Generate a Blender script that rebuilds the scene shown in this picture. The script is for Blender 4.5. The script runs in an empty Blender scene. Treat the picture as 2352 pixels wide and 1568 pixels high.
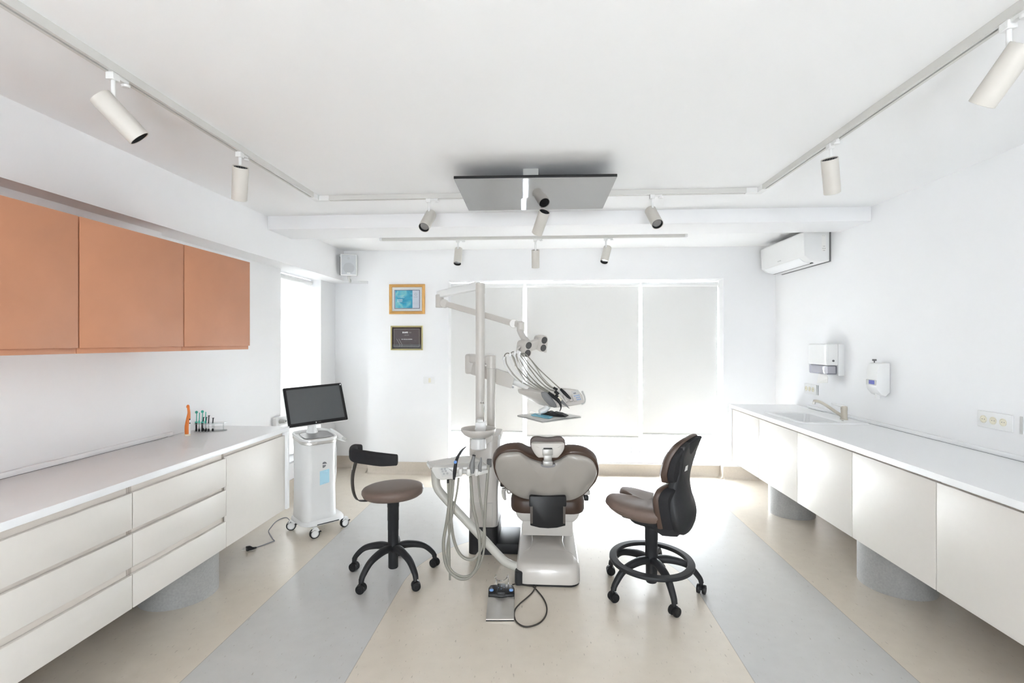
import bpy, bmesh, math, random
from mathutils import Vector as V, Matrix, Quaternion
random.seed(7)
PI = math.pi
scene = bpy.context.scene
COL = scene.collection
# ------------------------------------------------------------------ camera numbers
CS, SN, HC, FPX = 0.99809, 0.06175, 1.48, 1150.0
def D(px, py, d):
    """point seen at px,py (2352x1568 frame) at camera depth d metres"""
    l = (px-1176)/FPX*d
    return V((CS*l-SN*d, SN*l+CS*d, HC-(py-784)/FPX*d))
def atY(px, py, Y):
    t = (px-1176)/FPX
    return D(px, py, Y/(SN*t+CS))
def atX(px, py, X):
    t = (px-1176)/FPX
    return D(px, py, X/(CS*t-SN))
def atZ(px, py, z=0.0):
    return D(px, py, (HC-z)*FPX/(py-784))
def YX(px, X): return atX(px, 784, X).y
def XY(px, Y): return atY(px, 784, Y).x
# ------------------------------------------------------------------ materials
MATS = {}
def mat(name, col, rough=0.5, metal=0.0, spec=0.5, var=0.03, scale=30, bump=0.0, coat=0.0, bscale=None, **kw):
    if name in MATS: return MATS[name]
    m = bpy.data.materials.new(name); m.use_nodes = True
    nt = m.node_tree; b = nt.nodes['Principled BSDF']
    tc = nt.nodes.new('ShaderNodeTexCoord')
    no = nt.nodes.new('ShaderNodeTexNoise'); no.inputs['Scale'].default_value = scale
    no.inputs['Detail'].default_value = 4
    nt.links.new(tc.outputs['Object'], no.inputs['Vector'])
    mx = nt.nodes.new('ShaderNodeMix'); mx.data_type = 'RGBA'
    c1 = [max(0, c*(1-var)) for c in col]+[1]; c2 = [min(1, c*(1+var)) for c in col]+[1]
    mx.inputs[6].default_value = c1; mx.inputs[7].default_value = c2
    nt.links.new(no.outputs['Fac'], mx.inputs[0]); nt.links.new(mx.outputs[2], b.inputs['Base Color'])
    b.inputs['Roughness'].default_value = rough; b.inputs['Metallic'].default_value = metal
    b.inputs['Specular IOR Level'].default_value = spec
    if coat: b.inputs['Coat Weight'].default_value = coat; b.inputs['Coat Roughness'].default_value = .08
    if bump:
        n2 = nt.nodes.new('ShaderNodeTexNoise'); n2.inputs['Scale'].default_value = bscale or scale*8
        nt.links.new(tc.outputs['Object'], n2.inputs['Vector'])
        bp = nt.nodes.new('ShaderNodeBump'); bp.inputs['Strength'].default_value = bump
        bp.inputs['Distance'].default_value = .002
        nt.links.new(n2.outputs['Fac'], bp.inputs['Height']); nt.links.new(bp.outputs['Normal'], b.inputs['Normal'])
    for k, v in kw.items(): b.inputs[k.replace('_', ' ')].default_value = v
    MATS[name] = m
    return m
WALL = mat('wall_paint', (.90,.90,.905), .75, bump=.05, var=.01, scale=3, bscale=300)
CEIL = mat('ceiling_paint', (.90,.90,.90), .85, var=.01, scale=2)
LAM = mat('cream_laminate', (.76,.72,.67), .42, var=.015, scale=40)
CARC = mat('cabinet_carcass', (.50,.44,.39), .6)
LAMIN = mat('cream_channel', (.74,.68,.62), .5, var=.02, scale=40)
TOPM = mat('white_worktop', (.91,.915,.92), .3, var=.008, scale=10)
COPPER = mat('terracotta_veneer', (.56,.255,.14), .5, var=.09, scale=6, bump=.15, bscale=500)
COPEDGE = mat('terracotta_edge', (.16,.06,.035), .6)
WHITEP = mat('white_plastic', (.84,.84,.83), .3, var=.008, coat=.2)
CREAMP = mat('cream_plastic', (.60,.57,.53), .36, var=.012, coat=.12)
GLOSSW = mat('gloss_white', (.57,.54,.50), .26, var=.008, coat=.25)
TRACKM = mat('track_white', (.68,.67,.64), .4, var=.01)
SPOTM = mat('spot_offwhite', (.66,.63,.58), .5, var=.015, bump=.05)
BLACK = mat('black_plastic', (.013,.013,.014), .42, spec=.35, var=.1)
CHAR = mat('charcoal_plastic', (.019,.020,.022), .5, spec=.4, var=.1, bump=.1)
DKFAB = mat('charcoal_fabric', (.022,.022,.024), .8, spec=.3, var=.12, bump=.2)
BROWN = mat('taupe_leather', (.170,.122,.098), .45, var=.06, scale=20, bump=.12)
BROWN2 = mat('brown_leather', (.072,.043,.030), .38, var=.06, scale=20, bump=.12)
HOSE = mat('grey_green_hose', (.27,.26,.225), .4, var=.02)
HOSEL = mat('light_hose', (.42,.40,.36), .4, var=.02)
STEEL = mat('brushed_steel', (.72,.70,.67), .38, 1.0, var=.04)
CHROME = mat('chrome', (.8,.79,.77), .12, 1.0, var=.02)
GREYP = mat('grey_plastic', (.19,.19,.19), .45, var=.04)
LGREY = mat('light_grey_plastic', (.55,.55,.53), .4, var=.02)
BLUE = mat('blue_button', (.10,.26,.62), .35)
PALEBL = mat('pale_blue_sticker', (.50,.78,.90), .5)
SCREEN = mat('dark_screen', (.055,.058,.062), .16, spec=.8)
GOLD = mat('gilt_frame', (.70,.40,.13), .35, .35, var=.15, scale=12)
PALEGOLD = mat('pale_gilt_frame', (.62,.56,.30), .3, .5, var=.1, scale=12)
ORANGE = mat('orange_plastic', (.75,.20,.02), .35)
GREEN = mat('teal_plastic', (.05,.45,.34), .35)
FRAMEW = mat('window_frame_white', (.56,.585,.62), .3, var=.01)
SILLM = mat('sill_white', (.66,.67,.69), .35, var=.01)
BEIGEH = mat('cream_pad', (.80,.76,.62), .5)
PEDM = mat('speckled_grey_vinyl', (.36,.36,.35), .45, var=.22, scale=90)
BASEB = mat('beige_vinyl_skirting', (.62,.555,.475), .45, var=.08, scale=60)
PAPER = mat('paper', (.86,.85,.82), .7, var=.01)
NAVY = mat('navy_line', (.05,.06,.14), .5)
INKW = mat('white_ink', (.9,.9,.9), .5)
INKG = mat('grey_ink', (.25,.25,.26), .5)
SHELLM = mat('shaded_cream_shell', (.37,.345,.31), .3, coat=.25, var=.01)  # cream plastic of the chair back, its shade darkened into the base colour
WOOD = mat('faucet_beige', (.62,.57,.48), .3, var=.03, coat=.3)
MIRR = mat('gloss_screen', (.02,.02,.02), .06, spec=.5, IOR=6.0)
def glass(name, col=(1,1,1), rough=0.0, alpha=.12):
    m = bpy.data.materials.new(name); m.use_nodes = True; nt = m.node_tree
    nt.nodes.clear(); o = nt.nodes.new('ShaderNodeOutputMaterial')
    t = nt.nodes.new('ShaderNodeBsdfTransparent'); t.inputs[0].default_value = (*col, 1)
    g = nt.nodes.new('ShaderNodeBsdfGlossy'); g.inputs['Roughness'].default_value = max(rough, .02)
    mx = nt.nodes.new('ShaderNodeMixShader'); mx.inputs[0].default_value = alpha
    nt.links.new(t.outputs[0], mx.inputs[1]); nt.links.new(g.outputs[0], mx.inputs[2])
    nt.links.new(mx.outputs[0], o.inputs[0]); return m
GLASS = glass('window_glass', (.97,.98,.99), 0, .06)
ACRYL = glass('clear_acrylic', (.93,.95,.95), .05, .25)
SMOKE = glass('smoked_clear_plastic', (.74,.74,.80), .1, .2)
def blindmat(BT):
    m = bpy.data.materials.new('blind_fabric'); m.use_nodes = True; nt = m.node_tree; nt.nodes.clear()
    o = nt.nodes.new('ShaderNodeOutputMaterial')
    d = nt.nodes.new('ShaderNodeBsdfDiffuse'); t = nt.nodes.new('ShaderNodeBsdfTranslucent')
    tc = nt.nodes.new('ShaderNodeTexCoord'); no = nt.nodes.new('ShaderNodeTexNoise'); no.inputs['Scale'].default_value = 400
    nt.links.new(tc.outputs['Object'], no.inputs['Vector'])
    r = nt.nodes.new('ShaderNodeMix'); r.data_type = 'RGBA'
    r.inputs[6].default_value = (.78,.775,.76,1); r.inputs[7].default_value = (.82,.815,.80,1)
    nt.links.new(no.outputs['Fac'], r.inputs[0])
    nt.links.new(r.outputs[2], d.inputs[0]); nt.links.new(r.outputs[2], t.inputs[0])
    mx = nt.nodes.new('ShaderNodeMixShader'); mx.inputs[0].default_value = BT
    nt.links.new(d.outputs[0], mx.inputs[1]); nt.links.new(t.outputs[0], mx.inputs[2])
    nt.links.new(mx.outputs[0], o.inputs[0]); return m
BLIND_T = .026
BLIND = blindmat(BLIND_T); BLIND2 = blindmat(.2)
# ------------------------------------------------------------------ object helpers
def link(name, me, m, parent=None, kind=None, smooth=True, label=None):
    me.name = name
    o = bpy.data.objects.new(name, me); COL.objects.link(o)
    if m: me.materials.append(m)
    if smooth:
        for p in me.polygons: p.use_smooth = True
        try: me.set_sharp_from_angle(angle=math.radians(38))
        except Exception: pass
    if parent is not None:
        o.parent = parent
        if parent.parent is None and parent.type == 'EMPTY':
            o.location = -parent.location
        elif parent.parent is None:
            pass
    if kind: o['kind'] = kind
    if label: o['label'] = label
    return o
def thing(name, label, cat, loc=(0,0,0), group=None):
    o = bpy.data.objects.new(name, None); COL.objects.link(o)
    o.location = loc; o.empty_display_size = .1
    o['label'] = label; o['category'] = cat
    if group: o['group'] = group
    return o
def tag(o, label, cat, group=None):
    o['label'] = label; o['category'] = cat
    if group: o['group'] = group
    return o
def fromBM(name, bm, m, parent=None, kind=None, smooth=True, label=None):
    bmesh.ops.recalc_face_normals(bm, faces=bm.faces)
    me = bpy.data.meshes.new(name); bm.to_mesh(me); bm.free()
    return link(name, me, m, parent, kind, smooth, label)
def add_box(bm, x0,x1,y0,y1,z0,z1, M=None):
    vs = [bm.verts.new((M @ V(p)) if M else p) for p in
          [(x0,y0,z0),(x1,y0,z0),(x1,y1,z0),(x0,y1,z0),(x0,y0,z1),(x1,y0,z1),(x1,y1,z1),(x0,y1,z1)]]
    for f in [(0,3,2,1),(4,5,6,7),(0,1,5,4),(1,2,6,5),(2,3,7,6),(3,0,4,7)]: bm.faces.new([vs[i] for i in f])
def bev(bm, w, seg=2, ang=30):
    es = [e for e in bm.edges if len(e.link_faces) == 2 and e.calc_face_angle(0) > math.radians(ang)]
    bmesh.ops.bevel(bm, geom=es, offset=w, segments=seg, affect='EDGES', profile=.5, clamp_overlap=True)
def box(name, x0,x1,y0,y1,z0,z1, m, parent=None, b=.002, seg=2, kind=None, M=None, label=None):
    bm = bmesh.new(); add_box(bm, min(x0,x1),max(x0,x1),min(y0,y1),max(y0,y1),min(z0,z1),max(z0,z1), M)
    if b: bmesh.ops.recalc_face_normals(bm, faces=bm.faces); bev(bm, b, seg)
    return fromBM(name, bm, m, parent, kind, True, label)
def boxes(name, lst, m, parent=None, b=0, kind=None, M=None, label=None):
    bm = bmesh.new()
    for a in lst: add_box(bm, *a, M=M)
    if b: bmesh.ops.recalc_face_normals(bm, faces=bm.faces); bev(bm, b, 1)
    return fromBM(name, bm, m, parent, kind, True, label)
def frame_from(axis, up=V((0,0,1))):
    a = V(axis).normalized()
    if abs(a.dot(up)) > .98: up = V((1,0,0))
    x = up.cross(a).normalized(); y = a.cross(x).normalized()
    return x, y, a
def add_lathe(bm, prof, origin, axis=(0,0,1), n=32, caps=True):
    """prof: list of (r, t) along axis"""
    x, y, a = frame_from(axis); o = V(origin); rings = []
    for r, t in prof:
        if r < 1e-6: rings.append([bm.verts.new(o+a*t)])
        else: rings.append([bm.verts.new(o+a*t+x*(r*math.cos(2*PI*i/n))+y*(r*math.sin(2*PI*i/n))) for i in range(n)])
    for A, B in zip(rings, rings[1:]):
        for i in range(n):
            j = (i+1) % n
            if len(A) == 1 and len(B) == 1: continue
            if len(A) == 1: bm.faces.new([A[0], B[i], B[j]])
            elif len(B) == 1: bm.faces.new([A[i], A[j], B[0]])
            else: bm.faces.new([A[i], A[j], B[j], B[i]])
    if not caps: return
    for R, rev in ((rings[0], 1), (rings[-1], 0)):
        if len(R) > 1: bm.faces.new(R)
def lathe(name, prof, origin, m, parent=None, axis=(0,0,1), n=32, label=None, kind=None, caps=True):
    bm = bmesh.new(); add_lathe(bm, prof, origin, axis, n, caps and prof[0] != prof[-1]); return fromBM(name, bm, m, parent, kind, True, label)
def cyl(name, p, q, r, m, parent=None, r2=None, n=24, b=.0, label=None):
    p, q = V(p), V(q); L = (q-p).length; r2 = r if r2 is None else r2
    prof = [(r, 0), (r2, L)] if not b else [(max(r-b,.0005),0),(r,b),(r2,L-b),(max(r2-b,.0005),L)]
    return lathe(name, prof, p, m, parent, q-p, n, label)
def catmull(P, sub=6):
    P = [V(p) for p in P]
    if len(P) < 3: return P
    out = []
    Q = [P[0]*2-P[1]]+P+[P[-1]*2-P[-2]]
    for i in range(1, len(Q)-2):
        for k in range(sub):
            t = k/sub; a,b,c,d = Q[i-1],Q[i],Q[i+1],Q[i+2]
            out.append(.5*((2*b)+(c-a)*t+(2*a-5*b+4*c-d)*t*t+(3*b-a-3*c+d)*t**3))
    out.append(P[-1]); return out
def add_tube(bm, P, r, n=10, sub=6, sec=None, up=None, caps=True):
    """sec: optional closed 2D section (list); r may be list (scale)"""
    R0 = r if isinstance(r, (list, tuple)) else [r]*len(P)
    C = catmull(P, sub) if sub > 1 else [V(p) for p in P]
    m = len(C)-1; RR = []
    for i in range(len(C)):
        t = i/m*(len(R0)-1); k = min(int(t), len(R0)-2); RR.append(R0[k]*(1-(t-k))+R0[k+1]*(t-k))
    T = [(C[min(i+1,m)]-C[max(i-1,0)]).normalized() for i in range(m+1)]
    x, y, a = frame_from(T[0], V(up) if up else V((0,0,1)))
    rings = []
    for i in range(m+1):
        if up:
            x = V(up).cross(T[i]).normalized(); y = T[i].cross(x).normalized()
        elif i:
            ax = T[i-1].cross(T[i])
            if ax.length > 1e-7:
                q = Quaternion(ax.normalized(), T[i-1].angle(T[i])); x = q @ x; y = q @ y
        if sec: ring = [bm.verts.new(C[i]+x*(u*RR[i])+y*(v*RR[i])) for u, v in sec]
        else: ring = [bm.verts.new(C[i]+x*(RR[i]*math.cos(2*PI*k/n))+y*(RR[i]*math.sin(2*PI*k/n))) for k in range(n)]
        rings.append(ring)
    k = len(rings[0])
    for A, B in zip(rings, rings[1:]):
        for i in range(k): bm.faces.new([A[i], A[(i+1)%k], B[(i+1)%k], B[i]])
    if caps: bm.faces.new(rings[0]); bm.faces.new(rings[-1][::-1])
def tube(name, P, r, m, parent=None, n=10, sub=6, sec=None, up=None, label=None):
    bm = bmesh.new(); add_tube(bm, P, r, n, sub, sec, up); return fromBM(name, bm, m, parent, None, True, label)
def rrect(w, h, r, n=5):
    out = []
    for cx, cy, a0 in ((w/2-r,h/2-r,0),(-w/2+r,h/2-r,90),(-w/2+r,-h/2+r,180),(w/2-r,-h/2+r,270)):
        for i in range(n+1):
            a = math.radians(a0+90*i/n); out.append((cx+r*math.cos(a), cy+r*math.sin(a)))
    return out
def rsolid(name, outline, rings, m, parent=None, fr=None, bend=None, label=None, cen=None, resample=0):
    """solid from concentric copies of a closed outline: rings = [(scale or inset, height)], local (u,v,n); fr=(O,U,Vv,N)"""
    pts = [tuple(p) for p in outline]
    if resample:
        P3 = catmull([V((p[0],p[1],0)) for p in pts+[pts[0]]], resample)[:-1]; pts = [(p.x,p.y) for p in P3]
    cx = sum(p[0] for p in pts)/len(pts); cy = sum(p[1] for p in pts)/len(pts)
    if cen: cx, cy = cen
    O, U, W, N = fr or (V((0,0,0)), V((1,0,0)), V((0,1,0)), V((0,0,1)))
    bm = bmesh.new(); RG = []
    def mk(u, v, n):
        if bend: u, v, n = bend(u, v, n)
        return bm.verts.new(O+U*u+W*v+N*n)
    for s, h in rings:
        if s <= 0: RG.append([mk(cx, cy, h)])
        else: RG.append([mk(cx+(x-cx)*s, cy+(y-cy)*s, h) for x, y in pts])
    k = len(pts)
    for A, B in zip(RG, RG[1:]):
        for i in range(k):
            j = (i+1)%k
            if len(A) == 1 and len(B) > 1: bm.faces.new([A[0], B[i], B[j]])
            elif len(B) == 1 and len(A) > 1: bm.faces.new([A[i], A[j], B[0]])
            elif len(A) > 1: bm.faces.new([A[i], A[j], B[j], B[i]])
    if len(RG[0]) > 1: bm.faces.new(RG[0])
    if len(RG[-1]) > 1: bm.faces.new(RG[-1])
    return fromBM(name, bm, m, parent, None, True, label)
def prism(name, pts3a, off, m, parent=None, b=0, label=None, kind=None, seg=2):
    """polygon (3D points) extruded by vector off"""
    bm = bmesh.new(); A = [bm.verts.new(V(p)) for p in pts3a]; B = [bm.verts.new(V(p)+V(off)) for p in pts3a]
    k = len(A); bm.faces.new(A[::-1]); bm.faces.new(B)
    for i in range(k): bm.faces.new([A[i], A[(i+1)%k], B[(i+1)%k], B[i]])
    bmesh.ops.recalc_face_normals(bm, faces=bm.faces)
    if b: bev(bm, b, seg)
    return fromBM(name, bm, m, parent, kind, True, label)
def text(name, s, loc, U, W, size, m, parent, bold=0.0, ext=.0004):
    c = bpy.data.curves.new(name, 'FONT'); c.body = s; c.size = size; c.extrude = ext; c.offset = bold
    c.align_x = 'CENTER'; c.align_y = 'CENTER'; c.resolution_u = 2
    o = bpy.data.objects.new('tmp', c); COL.objects.link(o)
    bpy.context.view_layer.update()
    me = bpy.data.meshes.new_from_object(o.evaluated_get(bpy.context.evaluated_depsgraph_get()))
    bpy.data.objects.remove(o); bpy.data.curves.remove(c)
    U = V(U).normalized(); W = V(W).normalized(); N = U.cross(W)
    M = Matrix(((U.x,W.x,N.x,loc[0]),(U.y,W.y,N.y,loc[1]),(U.z,W.z,N.z,loc[2]),(0,0,0,1)))
    me.transform(M); me.materials.clear()
    return link(name, me, m, parent, None, False)
# ------------------------------------------------------------------ room numbers
XL, XR, YB, YF, ZC = -2.447, 2.48, 5.515, -2.6, 2.50
XS, ZS = -2.24, 2.16           # side bulkhead face and underside
# floor
def floormat():
    m = bpy.data.materials.new('vinyl_floor'); m.use_nodes = True; nt = m.node_tree; N = nt.nodes; L = nt.links
    b = N['Principled BSDF']; tc = N.new('ShaderNodeTexCoord'); sp = N.new('ShaderNodeSeparateXYZ')
    L.new(tc.outputs['Object'], sp.inputs[0])
    def mt(op, a, b_=None, c=None):
        n = N.new('ShaderNodeMath'); n.operation = op
        for i, v in enumerate((a, b_, c)):
            if v is None: continue
            if isinstance(v, (int, float)): n.inputs[i].default_value = v
            else: L.new(v, n.inputs[i])
        return n.outputs[0]
    X, Y = sp.outputs[0], sp.outputs[1]
    ax = mt('ABSOLUTE', mt('SUBTRACT', X, .030))
    outer = mt('MINIMUM', mt('SUBTRACT', 1.603, ax), mt('SUBTRACT', 5.02, Y))     # >0 inside grey field
    yy = mt('MAXIMUM', mt('SUBTRACT', Y, 3.0), 0.0)
    rr = mt('SQRT', mt('ADD', mt('MULTIPLY', ax, ax), mt('MULTIPLY', yy, yy)))
    inner = mt('SUBTRACT', rr, .888)                                             # >0 outside tongue
    dist = mt('MINIMUM', outer, inner)
    grey = mt('GREATER_THAN', dist, 0.0)
    seam = mt('LESS_THAN', mt('ABSOLUTE', dist), .0022)
    mp = N.new('ShaderNodeMapping'); mp.inputs['Scale'].default_value = (95, 26, 1); mp.inputs['Rotation'].default_value = (0,0,.5)
    L.new(tc.outputs['Object'], mp.inputs[0])
    fl = N.new('ShaderNodeTexNoise'); fl.inputs['Scale'].default_value = 1.0; fl.inputs['Detail'].default_value = 3
    L.new(mp.outputs[0], fl.inputs['Vector'])
    cr = N.new('ShaderNodeValToRGB'); cr.color_ramp.elements[0].position = .66; cr.color_ramp.elements[1].position = .74
    L.new(fl.outputs['Fac'], cr.inputs[0])
    lo = N.new('ShaderNodeTexNoise'); lo.inputs['Scale'].default_value = 14; lo.inputs['Detail'].default_value = 6
    L.new(tc.outputs['Object'], lo.inputs['Vector'])
    def mixc(f, a, b_):
        n = N.new('ShaderNodeMix'); n.data_type = 'RGBA'
        for i, v in ((0, f), (6, a), (7, b_)):
            if isinstance(v, (int, float)): n.inputs[i].default_value = v
            elif isinstance(v, tuple): n.inputs[i].default_value = (*v, 1)
            else: L.new(v, n.inputs[i])
        return n.outputs[2]
    bei = mixc(lo.outputs['Fac'], (.68,.61,.515), (.77,.70,.60))
    gry = mixc(lo.outputs['Fac'], (.555,.55,.535), (.625,.62,.605))
    base = mixc(grey, bei, gry)
    base = mixc(mt('MULTIPLY', cr.outputs[0], .5), base, (.26,.22,.17))
    base = mixc(mt('MULTIPLY', seam, .4), base, (.2,.18,.15))
    L.new(base, b.inputs['Base Color']); b.inputs['Roughness'].default_value = .30; b.inputs['Coat Weight'].default_value = .5; b.inputs['Coat Roughness'].default_value = .2
    return m
fl = box('floor', XL-.3, XR+.3, YF-.2, 5.98, -.12, 0, floormat(), kind='structure', b=0)
# ceiling
box('ceiling', XL-.3, XR+.3, YF-.2, 6.1, ZC, ZC+.1, CEIL, kind='structure', b=0)
box('trim_1', XS+.0, XR, 3.946, 4.33, 2.391, ZC+.02, WALL, kind='structure', b=.006)     # cross beam
# left bulkhead, L-shaped with the lintel over the niche
boxes('trim_2', [(XL-.2, XS, YF, 5.77, ZS, ZC+.02), (XS, -1.96, 5.515, 5.79, ZS, ZC+.02)], WALL, kind='structure')
# left wall with a window hole
wy0, wy1, wz0 = YX(645, XL), YX(737, XL), .30
boxes('wall_left', [(XL-.2, XL, YF, wy0, 0, ZC), (XL-.2, XL, wy1, 5.98, 0, ZC), (XL-.2, XL, wy0, wy1, 0, wz0), (XL-.2, XL, wy0, wy1, ZS+.06, ZC)], WALL, kind='structure')
box('wall_right', XR, XR+.2, YF, 5.98, 0, ZC, WALL, kind='structure', b=0)
# back wall with the big opening
bx0, bx1, bz1, bz0 = -1.049, 1.939, 2.155, .15
boxes('wall_back', [(-1.96, bx0, YB, 5.98, 0, ZC), (XL, -1.955, 5.77, 5.98, 0, ZC), (bx1, XR, YB, 5.98, 0, ZC),
                    (bx0, bx1, YB, 5.98, bz1, ZC), (bx0, bx1, 5.64, 5.98, 0, bz0-.03)], WALL, kind='structure')
# wall behind the camera, with an unseen opening added to let in fill light
FW = .37
boxes('wall_front', [(XL, -FW, YF-.2, YF, 0, ZC), (FW, XR, YF-.2, YF, 0, ZC), (-FW, FW, YF-.2, YF, 0, .1), (-FW, FW, YF-.2, YF, 2.1, ZC)], WALL, kind='structure')
# skirting (coved vinyl)
def skirt(name, pts, h=.135, d=.006):
    bm = bmesh.new()
    for (x0,y0),(x1,y1) in zip(pts, pts[1:]):
        dx, dy = x1-x0, y1-y0; L = math.hypot(dx, dy); nx, ny = dy/L, -dx/L
        prof = [(0,h),(d,h),(d,.035),(d+.006,.018),(d+.02,.006),(d+.04,.0005),(0,.0005)]
        A = [bm.verts.new((x0+nx*a, y0+ny*a, z)) for a, z in prof]; B = [bm.verts.new((x1+nx*a, y1+ny*a, z)) for a, z in prof]
        k = len(prof)
        for i in range(k): bm.faces.new([A[i], A[(i+1)%k], B[(i+1)%k], B[i]])
        bm.faces.new(A); bm.faces.new(B[::-1])
    return fromBM(name, bm, BASEB, None, 'structure')
skirt('baseboard_back', [(XL, 5.77), (-1.96, 5.77), (-1.96, YB), (bx0, YB), (bx0, 5.64), (bx1, 5.64), (bx1, YB), (XR, YB)])
skirt('baseboard_left', [(XL, YF), (XL, 5.77)])
skirt('baseboard_right', [(XR, YB), (XR, YF)])
# sill board
box('trim_3', bx0, bx1, 5.60, 5.80, bz0-.03, bz0, SILLM, kind='structure', b=.004)
# outdoors
OUTG = mat('pale_paving', (.72,.72,.70), .8, var=.05, scale=2)
box('ground', -14, 14, 6.05, 22, -.45, -.30, OUTG, kind='structure', b=0)
bm = bmesh.new()
for i in range(900):
    p = V((random.uniform(-10,10), random.uniform(15.5,17), random.uniform(-.3,.9)**1 if False else random.uniform(-.3,.75)))
    s = random.uniform(.05,.14); q = Quaternion((random.random(),random.random(),random.random()), random.uniform(0,6))
    vs = [bm.verts.new(p+q@V(c)) for c in ((-s,0,0),(0,-s*.5,.01),(s,0,0),(0,s*.5,.01))]; bm.faces.new(vs)
hedge = fromBM('hedge', bm, mat('hedge_leaf', (.16,.33,.07), .6, var=.4, scale=5), None, 'stuff')
tag(hedge, 'green hedge outside beyond the pale paving, seen under the right roller blind', 'hedge')
# windows ------------------------------------------------------------
YW = 5.80
def winframe(n, x0, x1, gx0, gx1, gz0, extra=()):
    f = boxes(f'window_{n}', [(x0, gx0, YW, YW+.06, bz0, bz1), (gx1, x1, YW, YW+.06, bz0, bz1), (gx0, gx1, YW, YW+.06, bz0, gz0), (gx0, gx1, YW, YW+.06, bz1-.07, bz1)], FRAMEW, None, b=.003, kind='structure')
    box('pane', gx0-.005, gx1+.005, YW+.03, YW+.036, gz0-.005, bz1-.065, GLASS, f, b=0)
    boxes('glazing_gasket', [(gx0, gx0+.006, YW-.001, YW+.03, gz0, bz1-.07), (gx1-.006, gx1, YW-.001, YW+.03, gz0, bz1-.07), (gx0, gx1, YW-.001, YW+.03, gz0, gz0+.006)], GREYP, f)
    return f
def gz(px, py): return atY(px, py, YW).z
w1 = winframe(1, bx0, XY(1204, YW), XY(1060, YW), XY(1189, YW), gz(1120, 1023))
boxes('sash', [(XY(1050, YW), XY(1197, YW), YW-.02, YW+.0, gz(1120,1030), gz(1120,1023)), (XY(1189, YW), XY(1197, YW), YW-.02, YW, gz(1120,1023), bz1-.05), (XY(1050, YW), XY(1060, YW), YW-.02, YW, gz(1120,1023), bz1-.05)], FRAMEW, w1, b=.003)
w2 = winframe(2, XY(1204, YW), XY(1459, YW), XY(1222, YW), XY(1450, YW), gz(1340, 1037))
box('window_handle', XY(1375,YW), XY(1423,YW), YW-.035, YW-.012, gz(1400,1050), gz(1400,1046), FRAMEW, w2, b=.003)
box('handle_base', XY(1400,YW), XY(1412,YW), YW-.014, YW, gz(1400,1053), gz(1400,1044), LGREY, w2, b=.003)
w3 = winframe(3, XY(1459, YW), bx1, XY(1469, YW), XY(1624, YW), gz(1540, 1039))
# cream pads on the left window
for (a, b_, c, d, e) in ((1042, 1053, 1013, 1046, 5.70), (1194, 1204, 1015, 1040, 5.74)):
    box('sash_pad', XY(a, e), XY(b_, e), e, e+.05, atY(a, d, e).z, atY(a, c, e).z, BEIGEH, w1, b=.004, label='cream coloured block beside the sash')
# left window
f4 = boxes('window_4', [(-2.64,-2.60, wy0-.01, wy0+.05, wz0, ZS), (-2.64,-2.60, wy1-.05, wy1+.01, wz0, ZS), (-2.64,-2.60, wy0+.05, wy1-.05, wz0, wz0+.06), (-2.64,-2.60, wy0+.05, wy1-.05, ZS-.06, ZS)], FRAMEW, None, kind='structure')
box('pane', -2.622, -2.618, wy0+.04, wy1-.04, wz0+.05, ZS-.05, GLASS, f4, b=0)
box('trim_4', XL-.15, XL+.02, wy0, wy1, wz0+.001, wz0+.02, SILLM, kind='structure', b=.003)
# glazing of the added fill-light opening behind the viewer
f5 = boxes('window_5', [(-FW,-FW+.06, YF-.1, YF-.04, .1, 2.1), (FW-.06,FW, YF-.1, YF-.04, .1, 2.1), (-.03,.03, YF-.1, YF-.04, .1, 2.1), (-FW+.06,-.03, YF-.1, YF-.04, .1,.16), (.03,FW-.06, YF-.1, YF-.04, .1,.16), (-FW+.06,-.03, YF-.1, YF-.04, 2.04,2.1), (.03,FW-.06, YF-.1, YF-.04, 2.04,2.1)], FRAMEW, None, kind='structure')
box('pane', -FW+.05, FW-.05, YF-.072, YF-.068, .15, 2.05, GLASS, f5, b=0)
# roller blinds ------------------------------------------------------
YBL = 5.68
def blind(px0, px1, pyb, label):
    x0, x1 = XY(px0, YBL), XY(px1, YBL); zb = atY((px0+px1)/2, pyb, YBL).z
    t = thing('roller_blind', label, 'blind', ((x0+x1)/2, YBL, zb), 'roller blinds on the big window')
    box('blind_fabric', x0, x1, YBL-.001, YBL+.001, zb+.01, 2.10, BLIND, t, b=0)
    box('hem_bar', x0, x1, YBL-.006, YBL+.006, zb-.004, zb+.014, LGREY, t, b=.003)
    cyl('roller_tube', (x0-.004, YBL+.012, 2.115), (x1+.004, YBL+.012, 2.115), .028, WHITEP, t)
    box('bracket', x0-.012, x0-.004, YBL-.02, YBL+.05, 2.08, 2.155, WHITEP, t, b=0)
    box('bracket', x1+.004, x1+.010, YBL-.02, YBL+.05, 2.08, 2.155, WHITEP, t, b=0)
blind(1033, 1201, 991, 'white roller blind behind the dental column, left of the three on the big window')
blind(1210, 1467, 1003, 'widest white roller blind, in the middle of the big window above the dental chair')
blind(1475, 1648, 998, 'white roller blind at the right of the big window with greenery showing under it')
def chain(px, y0, y1, lab):
    bm = bmesh.new(); p0 = atY(px, y0, YBL-.02); p1 = atY(px, y1, YBL-.02)
    n = int((p0.z-p1.z)/.012)
    for i in range(n):
        bmesh.ops.create_icosphere(bm, subdivisions=1, radius=.0035, matrix=Matrix.Translation((p0.x, p0.y, p0.z-i*.012)))
    return tag(fromBM('blind_chain', bm, LGREY), lab, 'blind chain')
chain(1471, 660, 1000, 'beaded pull chain hanging between the middle and right roller blinds')
t = thing('roller_blind', 'narrow white roller blind in the recess on the left wall beside the speaker', 'blind', (-2.57, (wy0+wy1)/2, .5))
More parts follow.
